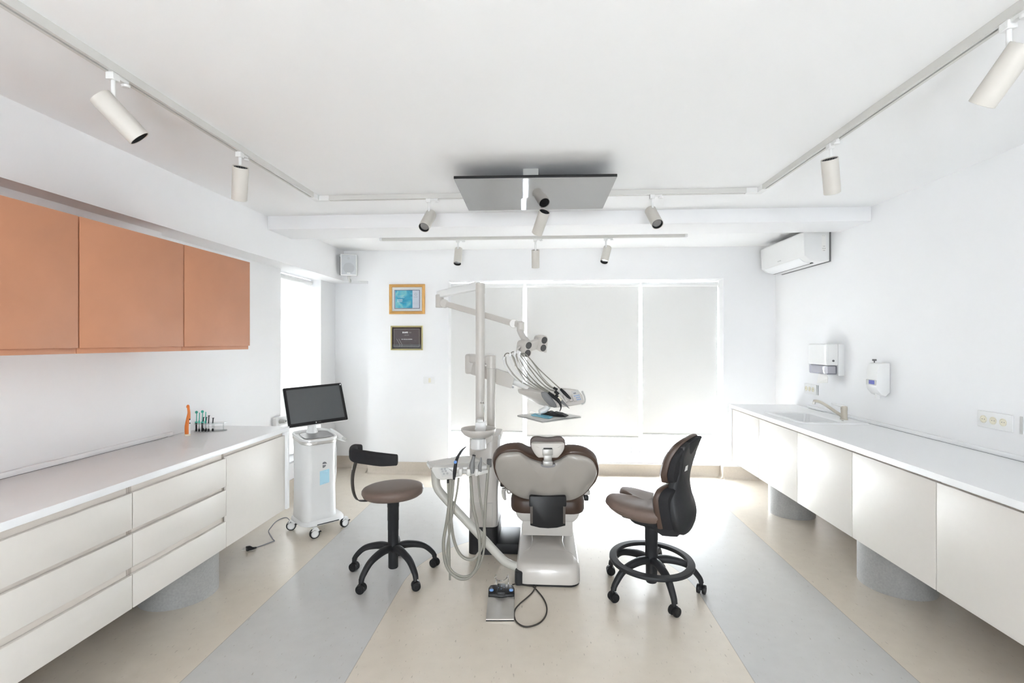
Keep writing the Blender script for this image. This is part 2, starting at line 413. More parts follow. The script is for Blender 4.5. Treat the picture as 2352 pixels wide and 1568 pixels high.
box('blind_fabric', -2.571, -2.569, wy0+.02, wy1-.02, .32, 2.11, BLIND2, t, b=0)
cyl('roller_tube', (-2.56, wy0+.015, 2.12), (-2.56, wy1-.015, 2.12), .027, WHITEP, t)
box('hem_bar', -2.576, -2.564, wy0+.02, wy1-.02, .305, .32, WHITEP, t, b=.002)
box('side_guide', -2.573, -2.562, wy1-.014, wy1-.010, .33, 2.13, LGREY, t, b=0)
# ------------------------------------------------------------------ camera and light
cam = bpy.data.cameras.new('camera'); cam.sensor_width = 36; cam.lens = FPX/2352*36; cam.clip_start = .05
co = bpy.data.objects.new('camera', cam); COL.objects.link(co); co.location = (0,0,HC)
co.rotation_euler = (PI/2, 0, math.atan2(SN, CS)); scene.camera = co
W = bpy.data.worlds.new('sky'); scene.world = W; W.use_nodes = True
bg = W.node_tree.nodes['Background']; bg.inputs[0].default_value = (.92,.962,1.0,1); bg.inputs[1].default_value = 17.0
def portal(name, loc, rot, sx, sy):
    l = bpy.data.lights.new(name, 'AREA'); l.shape = 'RECTANGLE'; l.size = sx; l.size_y = sy
    l.cycles.is_portal = True
    o = bpy.data.objects.new(name, l); COL.objects.link(o); o.location = loc; o.rotation_euler = rot
portal('daylight_back', ((bx0+bx1)/2, 5.99, 1.15), (-PI/2,0,0), bx1-bx0, 2.0)
portal('daylight_left', (-2.66, (wy0+wy1)/2, 1.2), (0,-PI/2,0), 1.9, wy1-wy0)
portal('fill_portal', (0, YF-.21, 1.1), (PI/2,0,0), 2*FW, 2.0)  # portal for the added opening behind the camera
sl_ = bpy.data.lights.new('sun', 'SUN'); sl_.energy = 3.5; sl_.angle = math.radians(18); sl_.color = (1,.985,.96)
so_l = bpy.data.objects.new('sun', sl_); COL.objects.link(so_l); so_l.location = (0,9,6)
so_l.rotation_euler = V((.10,-1,-.46)).to_track_quat('-Z','Y').to_euler()
vs = scene.view_settings; scene.display_settings.display_device = 'sRGB'
vs.view_transform = 'Standard'; vs.look = 'None'; vs.gamma = 1; vs.use_curve_mapping = False; vs.exposure = 1.6
cy = scene.cycles
cy.use_denoising = True
try: cy.denoiser = 'OPENIMAGEDENOISE'
except Exception: pass
cy.use_adaptive_sampling = True; cy.adaptive_threshold = .1
cy.max_bounces = 6; cy.diffuse_bounces = 5; cy.glossy_bounces = 4; cy.transparent_max_bounces = 8; cy.sample_clamp_indirect = 12
# ------------------------------------------------------------------ wall cabinets
XC = -1.82
def zc(px, py, X): return atX(px, py, X).z
ya = [YX(182, XC)-.84*1.0, YX(182, XC), YX(423, XC), YX(575, XC)]
ya[0] = ya[1]-(ya[2]-ya[1])
zt, zb = 1.48+.2705*1.82, 1.452
labs = ['orange wall cabinet nearest the viewer, cut by the left edge of the photo', 'orange wall cabinet in the middle of the row, the widest in full view', 'orange wall cabinet at the far end of the row, narrowest, beside the window recess']
for i in range(3):
    y0, y1 = ya[i], ya[i+1]
    t = thing('wall_cabinet', labs[i], 'cabinet', (XL+.3, (y0+y1)/2, zb-.02), 'orange cabinets hung on the left wall')
    box('cabinet_body', XL+.002, XC-.024, y0+.001, y1-.001, zb-.02, zt-.003, COPPER, t, b=.001)
    box('door', XC-.018, XC, y0+.004, y1-.004, zb+.002, zt, COPPER, t, b=.0015)
    box('bottom_rail', XC-.024, XC-.012, y0+.0015, y1-.0015, zb-.02, zb+.01, COPPER, t, b=.0008)
    box('door_edge', XC-.0235, XC-.0185, y0+.0005, y1-.0005, zb+.004, zt-.004, COPEDGE, t, b=0)
box('trim_5', XL, -2.375, YF, ya[3]-.03, zt+.01, ZS-.0, WALL, kind='structure', b=0)
# ------------------------------------------------------------------ left base run
XF = -1.868          # door fronts
ZT = .86
def drawer_unit(y0, y1, zb, lab, grp):
    t = thing('drawer_cabinet', lab, 'cabinet', (-2.1, (y0+y1)/2, zb), grp)
    box('cabinet_body', XL+.02, XF-.045, y0+.001, y1-.001, zb, .825, CARC, t, b=.001)
    box('side_panel', XF-.05, XF-.019, y0+.001, y0+.013, zb, .825, CARC, t, b=0)
    box('side_panel', XF-.05, XF-.019, y1-.013, y1-.001, zb, .825, CARC, t, b=0)
    for a, b in ((.625,.790),(.452,.603),(zb-.001,.417)):
        d = box('drawer', XF-.018, XF, y0+.003, y1-.003, a, b, LAM, t, b=.0015)
        boxes('grip_channel', [(XF-.047, XF-.020, y0+.014, y1-.014, b-.012, b+.034)], LAMIN, t)
    return t
def door_unit(x0, x1, y0, y1, zb, lab, grp, s=1, ztop=.825):
    """s=+1 front faces +x (left run), -1 faces -x"""
    f = x1 if s > 0 else x0
    t = thing('base_cabinet', lab, 'cabinet', ((x0+x1)/2, (y0+y1)/2, zb), grp)
    xb = x0 if s > 0 else x1
    box('cabinet_body', xb+.02*s, f-.045*s, y0+.001, y1-.001, zb, ztop, CARC, t, b=.001)
    box('door', f-.018*s, f, y0+.003, y1-.003, zb-.001, .800 if s > 0 else .812, LAM, t, b=.0015)
    box('grip_channel', f-.047*s, f-.020*s, y0+.003, y1-.003, .68, .826, LAMIN, t, b=0)
    return t
zbl = .265
L0, L1, L2, L3 = YX(305, XF), YX(520, XF), YX(656, XF), 0
ww = L1-L0
gl = 'cream cabinets under the left worktop'
drawer_unit(L0-2*ww, L0-ww, zbl, 'cream three-drawer cabinet outside the left edge of the photo, nearest the viewer', gl)
drawer_unit(L0-ww, L0, zbl, 'cream three-drawer cabinet running out of the left edge of the photo', gl)
drawer_unit(L0, L1, zbl, 'cream three-drawer cabinet above the grey drum, beside the plain door cabinet', gl)
door_unit(XL, XF, L1, L2, zbl, 'cream cabinet with a single plain door at the far end of the left run', gl)
t = thing('worktop', 'long white worktop on the left wall, holding the orange curing light', 'worktop', (-2.15, 2, ZT))
yE = YX(665, -1.85)
box('top_slab', XL+.001, -1.85, L0-2*ww, yE, .828, ZT, TOPM, t, b=.002)
tag(box('end_panel', XL+.001, -1.85, yE-.032, yE, zbl, .828, TOPM, None, b=.002), 'white upright panel closing the far end of the left cabinets beside the scanner cart', 'panel')
box('back_upstand', XL+.001, XL+.016, L0-2*ww, yE-.4, ZT, ZT+.028, TOPM, t, b=.004)
box('seal_line', XL+.016, XL+.018, L0-2*ww, yE-.45, ZT, ZT+.002, INKG, t, b=0)
def drum(x, y, r, h, lab):
    o = lathe('cabinet_pedestal', [(r,0),(r,h)], (x,y,0), PEDM, None, n=64)
    tag(o, lab, 'pedestal', 'grey drums carrying the cabinets')
drum(-2.13, 2.815, .2, .264, 'speckled grey drum under the left drawer cabinets')
drum(-2.13, 1.4, .2, .264, 'speckled grey drum under the left run, nearest the viewer outside the photo')
# ------------------------------------------------------------------ right base run
XG = 1.863
zbr = .299
seams = [YX(p, XG) for p in (1681, 1743, 1831, 1957, 2150)]
w_ = seams[3]-seams[4]
seams += [seams[4]-w_*1.1, seams[4]-2.2*w_]
rl = ['narrow cream cabinet at the far window end of the right run', 'cream door cabinet under the far half of the sink, above the far grey drum', 'cream door cabinet under the near edge of the sink, between the two right drums', 'wide cream door cabinet above the near grey drum on the right',
      'cream door cabinet cut by the right edge of the photo', 'cream door cabinet nearest the viewer, outside the right edge']
for i in range(6):
    door_unit(XG, XR, seams[i+1], seams[i], zbr, rl[i], 'cream cabinets under the right worktop', s=-1, ztop=(.69 if seams[i+1] < 4.5 and seams[i] > 3.88 else .825))
sy0, sy1, sx0, sx1 = 3.88, 4.50, 1.93, 2.43
yR = YX(1675, 1.845); yn = seams[-1]
t = thing('worktop', 'long white worktop on the right wall, holding the sink', 'worktop', (2.15, 3, ZT))
hx0, hx1, hy0, hy1 = sx0+.04, 2.27, sy0+.05, sy1-.05
boxes('top_slab', [(1.845, XR-.001, yn, hy0, .828, ZT), (1.845, XR-.001, hy1, yR, .828, ZT), (1.845, hx0, hy0, hy1, .828, ZT), (hx1, XR-.001, hy0, hy1, .828, ZT)], TOPM, t)
tag(box('end_panel', 1.845, XR-.001, yR-.030, yR, zbr, .828, TOPM, None, b=.002), 'white upright panel closing the window end of the right cabinets', 'panel')
box('back_upstand', XR-.016, XR-.001, yn, yR-.25, ZT, ZT+.028, TOPM, t, b=.004)
box('seal_line', XR-.018, XR-.016, yn, yR-.28, ZT, ZT+.002, INKG, t, b=0)
drum(2.14, 4.46, .18, .298, 'speckled grey drum farther away under the right cabinets')
drum(2.15, 3.19, .2, .298, 'speckled grey drum nearer under the right cabinets')
drum(2.15, 1.6, .2, .298, 'speckled grey drum nearest the viewer on the right, outside the photo')
# sink
bm = bmesh.new()
def ring(x0,x1,y0,y1,z,r,n=5):
    return [bm.verts.new(((x0+x1)/2+a, (y0+y1)/2+b, z)) for a, b in rrect(x1-x0, y1-y0, r, n)]
R = [ring(sx0,sx1,sy0,sy1,ZT,.02), ring(sx0,sx1,sy0,sy1,ZT+.006,.02), ring(sx0+.004,sx1-.004,sy0+.004,sy1-.004,ZT+.011,.02),
     ring(hx0-.012,hx1+.012,hy0-.012,hy1+.012,ZT+.011,.04), ring(hx0,hx1,hy0,hy1,ZT+.002,.04), ring(hx0+.012,hx1-.012,hy0+.012,hy1-.012,ZT-.14,.05), ring(hx0+.04,hx1-.04,hy0+.04,hy1-.04,ZT-.155,.05)]
for A, B in zip(R, R[1:]):
    for i in range(len(A)): bm.faces.new([A[i], A[(i+1)%len(A)], B[(i+1)%len(A)], B[i]])
bm.faces.new(R[-1])
t = thing('sink', 'white inset sink in the right worktop', 'sink', ((sx0+sx1)/2, (sy0+sy1)/2, ZT))
fromBM('sink_basin', bm, TOPM, t)
lathe('drain', [(.028,0),(.03,.003),(.012,.004),(0,.002)], ((hx0+hx1)/2,(hy0+hy1)/2,ZT-.155), STEEL, t)
lathe('overflow_hole', [(.008,0),(.008,.001),(0,.001)], (2.30, 4.0, ZT+.011), GREYP, t, n=12)
fx, fy = 2.345, 4.06; z0 = ZT+.011
t = thing('faucet', 'cream single lever mixer tap at the back of the sink', 'faucet', (fx, fy, z0))
lathe('faucet_body', [(.027,0),(.027,.006),(.023,.01),(.022,.07),(.024,.075),(.024,.09),(.021,.105),(0,.108)], (fx,fy,z0), WOOD, t, n=24)
tube('spout', [(fx-.005,fy,z0+.022),(fx-.05,fy+.015,z0+.055),(fx-.13,fy+.035,z0+.115),(fx-.17,fy+.05,z0+.135),(fx-.20,fy+.058,z0+.135)], [.013,.012,.011,.011,.012], WOOD, t, 12)
cyl('aerator', (fx-.198,fy+.057,z0+.132), (fx-.198,fy+.057,z0+.112), .011, STEEL, t)
tube('lever', [(fx,fy,z0+.10),(fx-.035,fy+.01,z0+.112),(fx-.085,fy+.022,z0+.122)], [.014,.010,.006], WHITEP, t, 8)
lathe('lever_button', [(.004,0),(.004,.002),(0,.002)], (fx-.021,fy-.006,z0+.088), INKG, t, axis=(-1,-.2,0), n=10)
# paper towel dispenser
y0, y1, x0, z0, z1 = 4.294, 4.58, 2.34, 1.195, 1.46
t = thing('paper_towel_dispenser', 'white paper towel dispenser with a smoky see-through lower half above the worktop', 'dispenser', (XR, (y0+y1)/2, z0))
box('dispenser_case', x0, XR-.001, y0, y1, z0+.085, z1, WHITEP, t, b=.012, seg=3)
box('back_plate', XR-.05, XR+.002, y0-.01, y1+.01, z0, z1, WHITEP, t, b=.008)
box('clear_cover', x0+.004, XR-.05, y0+.003, y1-.003, z0+.01, z0+.084, SMOKE, t, b=.01)
box('towel_stack', x0+.02, XR-.055, y0+.02, y1-.02, z0+.02, z0+.08, PAPER, t, b=.003)
lathe('lock_button', [(.009,0),(.009,.003),(.004,.003),(.004,.001),(0,.001)], (x0+.055, y0, z0+.125), GREYP, t, axis=(0,-1,0), n=16)
sheet = [(x0+.03, y0+.06, z0+.02),(x0+.03, y1-.12, z0+.02),(x0+.02, y1-.10, z0-.075),(x0+.025, y0+.03, z0-.06),(x0+.02,y0+.015,z0-.02)]
prism('paper_sheet', sheet, (.0015,0,0), PAPER, t)
# soap dispenser
y0, y1, x0, z0, z1 = 3.74, 3.86, 2.385, 1.085, 1.325
t = thing('soap_dispenser', 'slim white wall soap dispenser with a blue window strip, right of the towel dispenser', 'dispenser', (XR, (y0+y1)/2, z0))
O = V((XR-.001, (y0+y1)/2, 0))
prof = [(0,z0+.03),(-.03,z0+.0),(-.06,z0+.012),(-.088,z0+.045),(-.095,z0+.08),(-.088,z1-.05),(-.075,z1-.005),(-.05,z1),(0,z1)]
prism('dispenser_case', [(XR-.001+a, y0, z) for a, z in prof], (0,y1-y0,0), WHITEP, t, b=.006)
box('window_strip', x0-.003, x0+.045, y0+.004, y1-.004, z0+.078, z0+.118, LGREY, t, b=.004)
box('blue_label', x0-.0045, x0-.002, y0+.02, y0+.08, z0+.086, z0+.114, mat('navy_label',(.10,.12,.45),.4), t, b=0)
cyl('nozzle', (XR-.045, (y0+y1)/2, z0+.02), (XR-.05, (y0+y1)/2, z0-.02), .02, WHITEP, t, r2=.014)
lathe('refill_knob', [(.004,0),(.004,.012),(.014,.014),(.014,.026),(0,.026)], (XR-.06, (y0+y1)/2+.02, z1), GREYP, t, n=16)
# sockets
def sockets(x, ya_, yb_, za, zb_, n, lab, nx, grp):
    t = thing('socket_plate', lab, 'socket', (x, (ya_+yb_)/2, za), grp)
    s = nx; box('face_plate', x, x+.009*s, ya_, yb_, za, zb_, WHITEP, t, b=.002)
    zc_ = (za+zb_)/2; w = (yb_-ya_)*.86/3
    for i in range(n):
        y = ya_+.02+w*(i+.5)
        lathe('socket_rim', [(.021,0),(.021,.003),(.018,.0032),(.0165,.001),(0,.001)], (x+.009*s, y, zc_), BEIGEH, t, axis=(s,0,0), n=20)
        boxes('contact_holes', [(x+.0105*s-.0006, x+.0105*s+.0006, y-.009, y-.005, zc_-.002, zc_+.002), (x+.0105*s-.0006, x+.0105*s+.0006, y+.005, y+.009, zc_-.002, zc_+.002)], INKG, t)
sockets(XR-.001, 4.70, 4.905, .995, 1.085, 3, 'white triple socket plate below the paper towel dispenser', -1, 'triple socket plates on the right wall')
sockets(XR-.001, 2.80, 3.01, 1.0, 1.09, 3, 'white triple socket plate near the right edge of the photo', -1, 'triple socket plates on the right wall')
for yy, zz in ((4.675, 1.04), (2.75, 1.045)):
    o = box('wall_slot', XR-.006, XR, yy, yy+.012, zz-.045, zz+.045, LGREY, None, b=.002)
    tag(o, 'thin grey upright bar on the wall beside the far triple socket' if yy > 4 else 'thin grey upright bar on the wall beside the near triple socket', 'wall fitting')
# switch on the back wall
xa, xb = XY(973, YB), XY(998, YB); za, zb_ = atY(985, 881, YB).z, atY(985, 865, YB).z
t = thing('light_switch', 'white rocker switch plate on the back wall left of the window', 'switch', ((xa+xb)/2, YB, za))
box('switch_plate', xa, xb, YB-.009, YB, za, zb_, WHITEP, t, b=.003)
box('rocker', (xa+xb)/2-.004, (xa+xb)/2+.022, YB-.013, YB-.008, za+.014, zb_-.014, BEIGEH, t, b=.002)
# socket + plug on left wall
t = thing('wall_socket', 'white socket box with a plug in it on the left wall behind the monitor', 'socket', (XL, 4.35, .9))
p = atX(645, 965, XL+.02); y_ = p.y; z_ = p.z
box('socket_box', XL, XL+.045, y_-.12, y_+.07, z_-.045, z_+.04, WHITEP, t, b=.006)
cyl('plug', (XL+.045, y_-.06, z_), (XL+.095, y_-.06, z_), .022, LGREY, t, r2=.016)
tube('cable_loop', [(XL+.095,y_-.06,z_),(XL+.13,y_-.02,z_+.02),(XL+.13,y_+.05,z_+.035),(XL+.11,y_+.1,z_+.0),(XL+.12,y_+.03,z_-.03)], .004, INKG, t, 6)
# ------------------------------------------------------------------ AC, speaker, pictures
y0, y1 = 4.486, 5.347
t = thing('air_conditioner', 'white split air conditioner high on the right wall', 'air conditioner', (XR, (y0+y1)/2, 2.17))
pr = [(XR,2.175),(XR-.11,2.172),(XR-.175,2.19),(XR-.218,2.225),(XR-.228,2.425),(XR-.20,2.445),(XR,2.445)]
prism('unit_case', [(a, y0, z) for a, z in pr], (0,y1-y0,0), WHITEP, t, b=.008, seg=3)
box('mounting_plate', XR-.012, XR, y0-.006, y1+.006, 2.17, 2.45, GREYP, t, b=0)
prism('outlet_flap', [(XR-.12,y0+.10,2.168),(XR-.176,y0+.10,2.184),(XR-.212,y0+.10,2.212),(XR-.214,y0+.10,2.216),(XR-.18,y0+.10,2.194),(XR-.12,y0+.10,2.176)], (0,y1-y0-.16,0), TOPM, t, b=.001)
box('outlet_slot', XR-.122, XR-.108, y0+.07, y1-.05, 2.168, 2.1745, BLACK, t, b=0)
box('maker_mark', XR-.2285, XR-.2225, (y0+y1)/2-.01, (y0+y1)/2+.05, 2.245, 2.25, LGREY, t, b=0)
box('rating_label', XR-.075, XR-.04, y0-.0005, y0+.001, 2.26, 2.40, PAPER, t, b=0, label='pale rating label with small print')
for k in range(7): pass
text('label_print', '▪▪\n▪▪▪\n▪▪', (XR-.056, y0-.001, 2.285), (1,0,0), (0,0,1), .018, INKG, t)
text('label_heading', '- -', (XR-.06, y0-.001, 2.395), (1,0,0), (0,0,1), .02, INKG, t)
# speaker
sp = V((-2.10, 5.30, 2.31)); fN = V((.30,-.95,-.06)).normalized(); fU = V((0,0,1)).cross(fN).normalized()*-1; fU = fN.cross(V((0,0,1))).normalized()*-1
fU = V((0,0,1)).cross(fN).normalized(); fW = fN.cross(fU)
Ms = Matrix(((fU.x,fW.x,fN.x,sp.x),(fU.y,fW.y,fN.y,sp.y),(fU.z,fW.z,fN.z,sp.z),(0,0,0,1)))
t = thing('wall_speaker', 'small white loudspeaker with grey grille under the ceiling at the niche corner', 'speaker', tuple(sp))
box('speaker_cabinet', -.085,.085,-.115,.115,-.12,0, WHITEP, t, b=.01, M=Ms)
box('grille', -.072,.076,-.105,.105,-.004,.004, mat('speaker_grille',(.58,.60,.62),.6,bump=.3), t, b=.004, M=Ms)
gp = Ms @ V((.002,-.035,.0035)); lathe('woofer_ring', [(.058,0),(.058,.0015),(0,.0015)], gp, mat('speaker_cone',(.50,.515,.53),.6), t, axis=fN, n=32)
gp = Ms @ V((.0,.07,.0035)); lathe('tweeter_ring', [(.014,0),(.014,.0015),(0,.0015)], gp, MATS['speaker_cone'], t, axis=fN, n=20)
box('badge', -.018,.018,-.097,-.084,.004,.0058, WHITEP, t, b=0, M=Ms)
text('badge_print', 'BOX', Ms @ V((0,-.0905,.0063)), fU, fW, .011, GREYP, t) if False else None
boxes('side_rail', [(-.098,-.084,-.11,.09,-.07,-.05)], GREYP, t, M=Ms)
tube('wall_bracket', [Ms@V((0,-.115,-.05)), Ms@V((0,-.15,-.06)), V((-2.13,5.42,2.14)), V((-2.16,5.50,2.17))], .012, LGREY, t, 8)
# framed certificates
def pxbox(a, b, c, d, Y=YB): p = atY(a, c, Y); q = atY(b, d, Y); return p.x, q.x, q.z, p.z
xa, xb, za, zb_ = pxbox(894.5, 976.5, 653, 721)
def picframe(t, xa, xb, za, zb_, w, m, dep=.022):
    bm = bmesh.new(); prof = [(0,0),(0,dep*.6),(w*.25,dep),(w*.6,dep*.75),(w*.8,dep*.85),(w,dep*.5),(w,0)]
    cor = [(xa,za,1,1),(xb,za,-1,1),(xb,zb_,-1,-1),(xa,zb_,1,-1)]
    RG = [[bm.verts.new((x+sx*a, YB-h, z+sz*a)) for a, h in prof] for x, z, sx, sz in cor]
    for i in range(4):
        A, B = RG[i], RG[(i+1)%4]
        for k in range(len(prof)-1): bm.faces.new([A[k], A[k+1], B[k+1], B[k]])
    return fromBM('picture_frame', bm, m, t, smooth=False)
t = thing('framed_certificate', 'gilt framed blue and white certificate, the upper one on the back wall', 'picture', ((xa+xb)/2, YB, za), 'framed certificates')
picframe(t, xa, xb, za, zb_, .034, GOLD)
box('mat_board', xa+.03, xb-.03, YB-.008, YB-.002, za+.03, zb_-.03, PAPER, t, b=0)
ia, ib, ja, jb = pxbox(906.5, 964.5, 666, 708.7)
box('navy_border', ia, ib, YB-.0095, YB-.007, ja, jb, NAVY, t, b=0)
box('certificate_sheet', ia+.006, ib-.006, YB-.0105, YB-.009, ja+.006, jb-.006, mat('cool_paper',(.74,.76,.82),.6), t, b=0)
teal = bpy.data.materials.new('teal_artwork'); teal.use_nodes = True; nt = teal.node_tree
tc = nt.nodes.new('ShaderNodeTexCoord'); no = nt.nodes.new('ShaderNodeTexNoise'); no.inputs['Scale'].default_value = 9; no.inputs['Detail'].default_value = 5; no.inputs['Distortion'].default_value = .8
cr = nt.nodes.new('ShaderNodeValToRGB'); e = cr.color_ramp.elements
e[0].position = .35; e[0].color = (.0,.30,.50,1); e[1].position = .68; e[1].color = (.55,.72,.85,1)
for ps, c_ in ((.45,(.0,.42,.62,1)), (.52,(.10,.55,.68,1)), (.60,(.22,.66,.66,1))): q_ = e.new(ps); q_.color = c_
nt.links.new(tc.outputs['Object'], no.inputs['Vector']); nt.links.new(no.outputs['Fac'], cr.inputs[0]); nt.links.new(cr.outputs[0], nt.nodes['Principled BSDF'].inputs['Base Color'])
xm = XY(948, YB)
box('teal_panel', ia+.01, xm, YB-.0115, YB-.010, ja+.008, jb-.006, teal, t, b=0)
sc_ = 5.57/1150
def cert(s, px, py, size, m, bold=.0):
    p = atY(px, py, YB-.012); text('printed_line', s, p, (1,0,0), (0,0,1), size, m, t, bold, .0002)
cert('CERTIFICATE', 919, 680, .012, INKW); cert('OF COMPLETION', 921, 683.5, .010, INKW)
cert('DAVIDIA', 918.5, 688.5, .016, INKW, .0006); cert('NICOLA', 918, 692, .016, INKW, .0006); cert('____________________', 927, 693, .012, INKW)
cert('~ ~ ~ ~', 918, 700, .012, INKW)
lathe('seal_ring', [(.013,0),(.013,.0008),(.0105,.0008),(.0105,0),(.013,0)], atY(955, 675.5, YB-.0105), INKG, t, axis=(0,-1,0), n=24)
cert('ACADEMY', 955, 681.8, .010, INKG); cert('——————', 955, 690.5, .009, LGREY); cert('——————', 955, 697, .009, LGREY)
box('picture_glass', xa+.03, xb-.03, YB-.0145, YB-.0135, za+.03, zb_-.03, GLASS, t, b=0)
xa, xb, za, zb_ = pxbox(898, 971.5, 748, 804)
t = thing('framed_certificate', 'pale gold framed black certificate, the lower one on the back wall', 'picture', ((xa+xb)/2, YB, za), 'framed certificates')
picframe(t, xa, xb, za, zb_, .017, PALEGOLD)
box('mat_board', xa+.014, xb-.014, YB-.008, YB-.002, za+.014, zb_-.014, BLACK, t, b=0)
ia, ib, ja, jb = pxbox(905, 964, 755, 796)
box('certificate_sheet', ia, ib, YB-.0095, YB-.007, ja, jb, LGREY, t, b=0)
box('dark_panel', ia+.003, ib-.003, YB-.0105, YB-.009, ja+.003, jb-.003, mat('slate_print',(.10,.095,.105),.5), t, b=0)
cert('SHAPE', 930.5, 763.5, .022, INKW, .0014); cert('CO', 941.8, 763.5, .018, LGREY)
cert('DIPLOMA', 934, 769.5, .013, LGREY); cert('- - - -', 934, 773, .010, LGREY)
cert('DR. NICOLA DAVIDIA', 934.5, 779, .0125, INKW, .0005); cert('.......................', 934.5, 782, .010, LGREY)
cert('~~~~~~', 943.5, 790, .011, LGREY); cert('———', 943.5, 793.3, .011, LGREY)
def pline(a, b, w=.0016):
    p, q = atY(*a, YB-.0108), atY(*b, YB-.0108); tube('drawn_line', [p, q], w, LGREY, t, 4, 1)
for dx in (0, 5): pline((911+dx, 778), (919+dx, 792))
for dx in (3, 8): pline((919+dx-3, 792), (917+dx-3, 796), .0012)
box('picture_glass', xa+.014, xb-.014, YB-.0125, YB-.0115, za+.014, zb_-.014, GLASS, t, b=0)
# ------------------------------------------------------------------ lighting track
TZ = ZC-.032; TW = .018
def channel(bm, p, q):
    p, q = V(p), V(q); d = (q-p).normalized(); s = V((-d.y, d.x, 0))
    def bar(o0, o1, z0, z1):
        vs = [bm.verts.new(c+s*o+V((0,0,z-c.z))) for c in (p, q) for o, z in ((o0,z0),(o1,z0),(o1,z1),(o0,z1))]
        for f in [(0,1,2,3),(7,6,5,4),(0,4,5,1),(1,5,6,2),(2,6,7,3),(3,7,4,0)]: bm.faces.new([vs[i] for i in f])
    bar(-TW, -.0045, TZ, ZC); bar(.0045, TW, TZ, ZC); bar(-.0045, .0045, ZC-.008, ZC)
def dark(bm, p, q):
    p, q = V(p), V(q); d = (q-p).normalized(); s = V((-d.y, d.x, 0))
    vs = [bm.verts.new(c+s*o+V((0,0,z-c.z))) for c in (p, q) for o, z in ((-.0044,ZC-.016),(.0044,ZC-.016),(.0044,ZC-.0081),(-.0044,ZC-.0081))]
    for f in [(0,1,2,3),(7,6,5,4),(0,4,5,1),(1,5,6,2),(2,6,7,3),(3,7,4,0)]: bm.faces.new([vs[i] for i in f])
XTL, XTR, YTC = -1.584, 1.438, 3.43
t = thing('lighting_track', 'white U-shaped lighting track running round the ceiling in front of the beam', 'lighting track', (0, YTC, ZC))
for p, q in (((XTL,.2),(XTL,YTC-.05)), ((XTL+.05,YTC),(XTR-.05,YTC)), ((XTR,YTC-.05),(XTR,.2))):
    bm = bmesh.new(); channel(bm, (*p,ZC), (*q,ZC)); fromBM('track_profile', bm, TRACKM, t, smooth=False)
    bm = bmesh.new(); dark(bm, (*p,ZC), (*q,ZC)); fromBM('track_conductor', bm, GREYP, t, smooth=False)
for x, s in ((XTL,1),(XTR,-1)):
    boxes('corner_joint', [(x-.02, x+.02, YTC-.09, YTC+.02, TZ-.002, ZC), (min(x+.0201*s,x+.09*s), max(x+.0201*s,x+.09*s), YTC-.02, YTC+.02, TZ-.002, ZC)], WHITEP, t, b=.001)
t = thing('lighting_track', 'straight white lighting track on the ceiling between the beam and the window', 'lighting track', (0, 4.83, ZC))
bm = bmesh.new(); channel(bm, (-1.597,4.83,ZC), (1.36,4.83,ZC)); fromBM('track_profile', bm, TRACKM, t, smooth=False)
bm = bmesh.new(); dark(bm, (-1.56,4.83,ZC), (1.33,4.83,ZC)); fromBM('track_conductor', bm, GREYP, t, smooth=False)
for x in (-1.597, 1.34): box('end_cap', x-.002, x+.022, 4.811, 4.849, TZ-.001, ZC, WHITEP, t, b=.001)
LENSM = mat('lamp_lens', (.42,.42,.42), .15, .6)
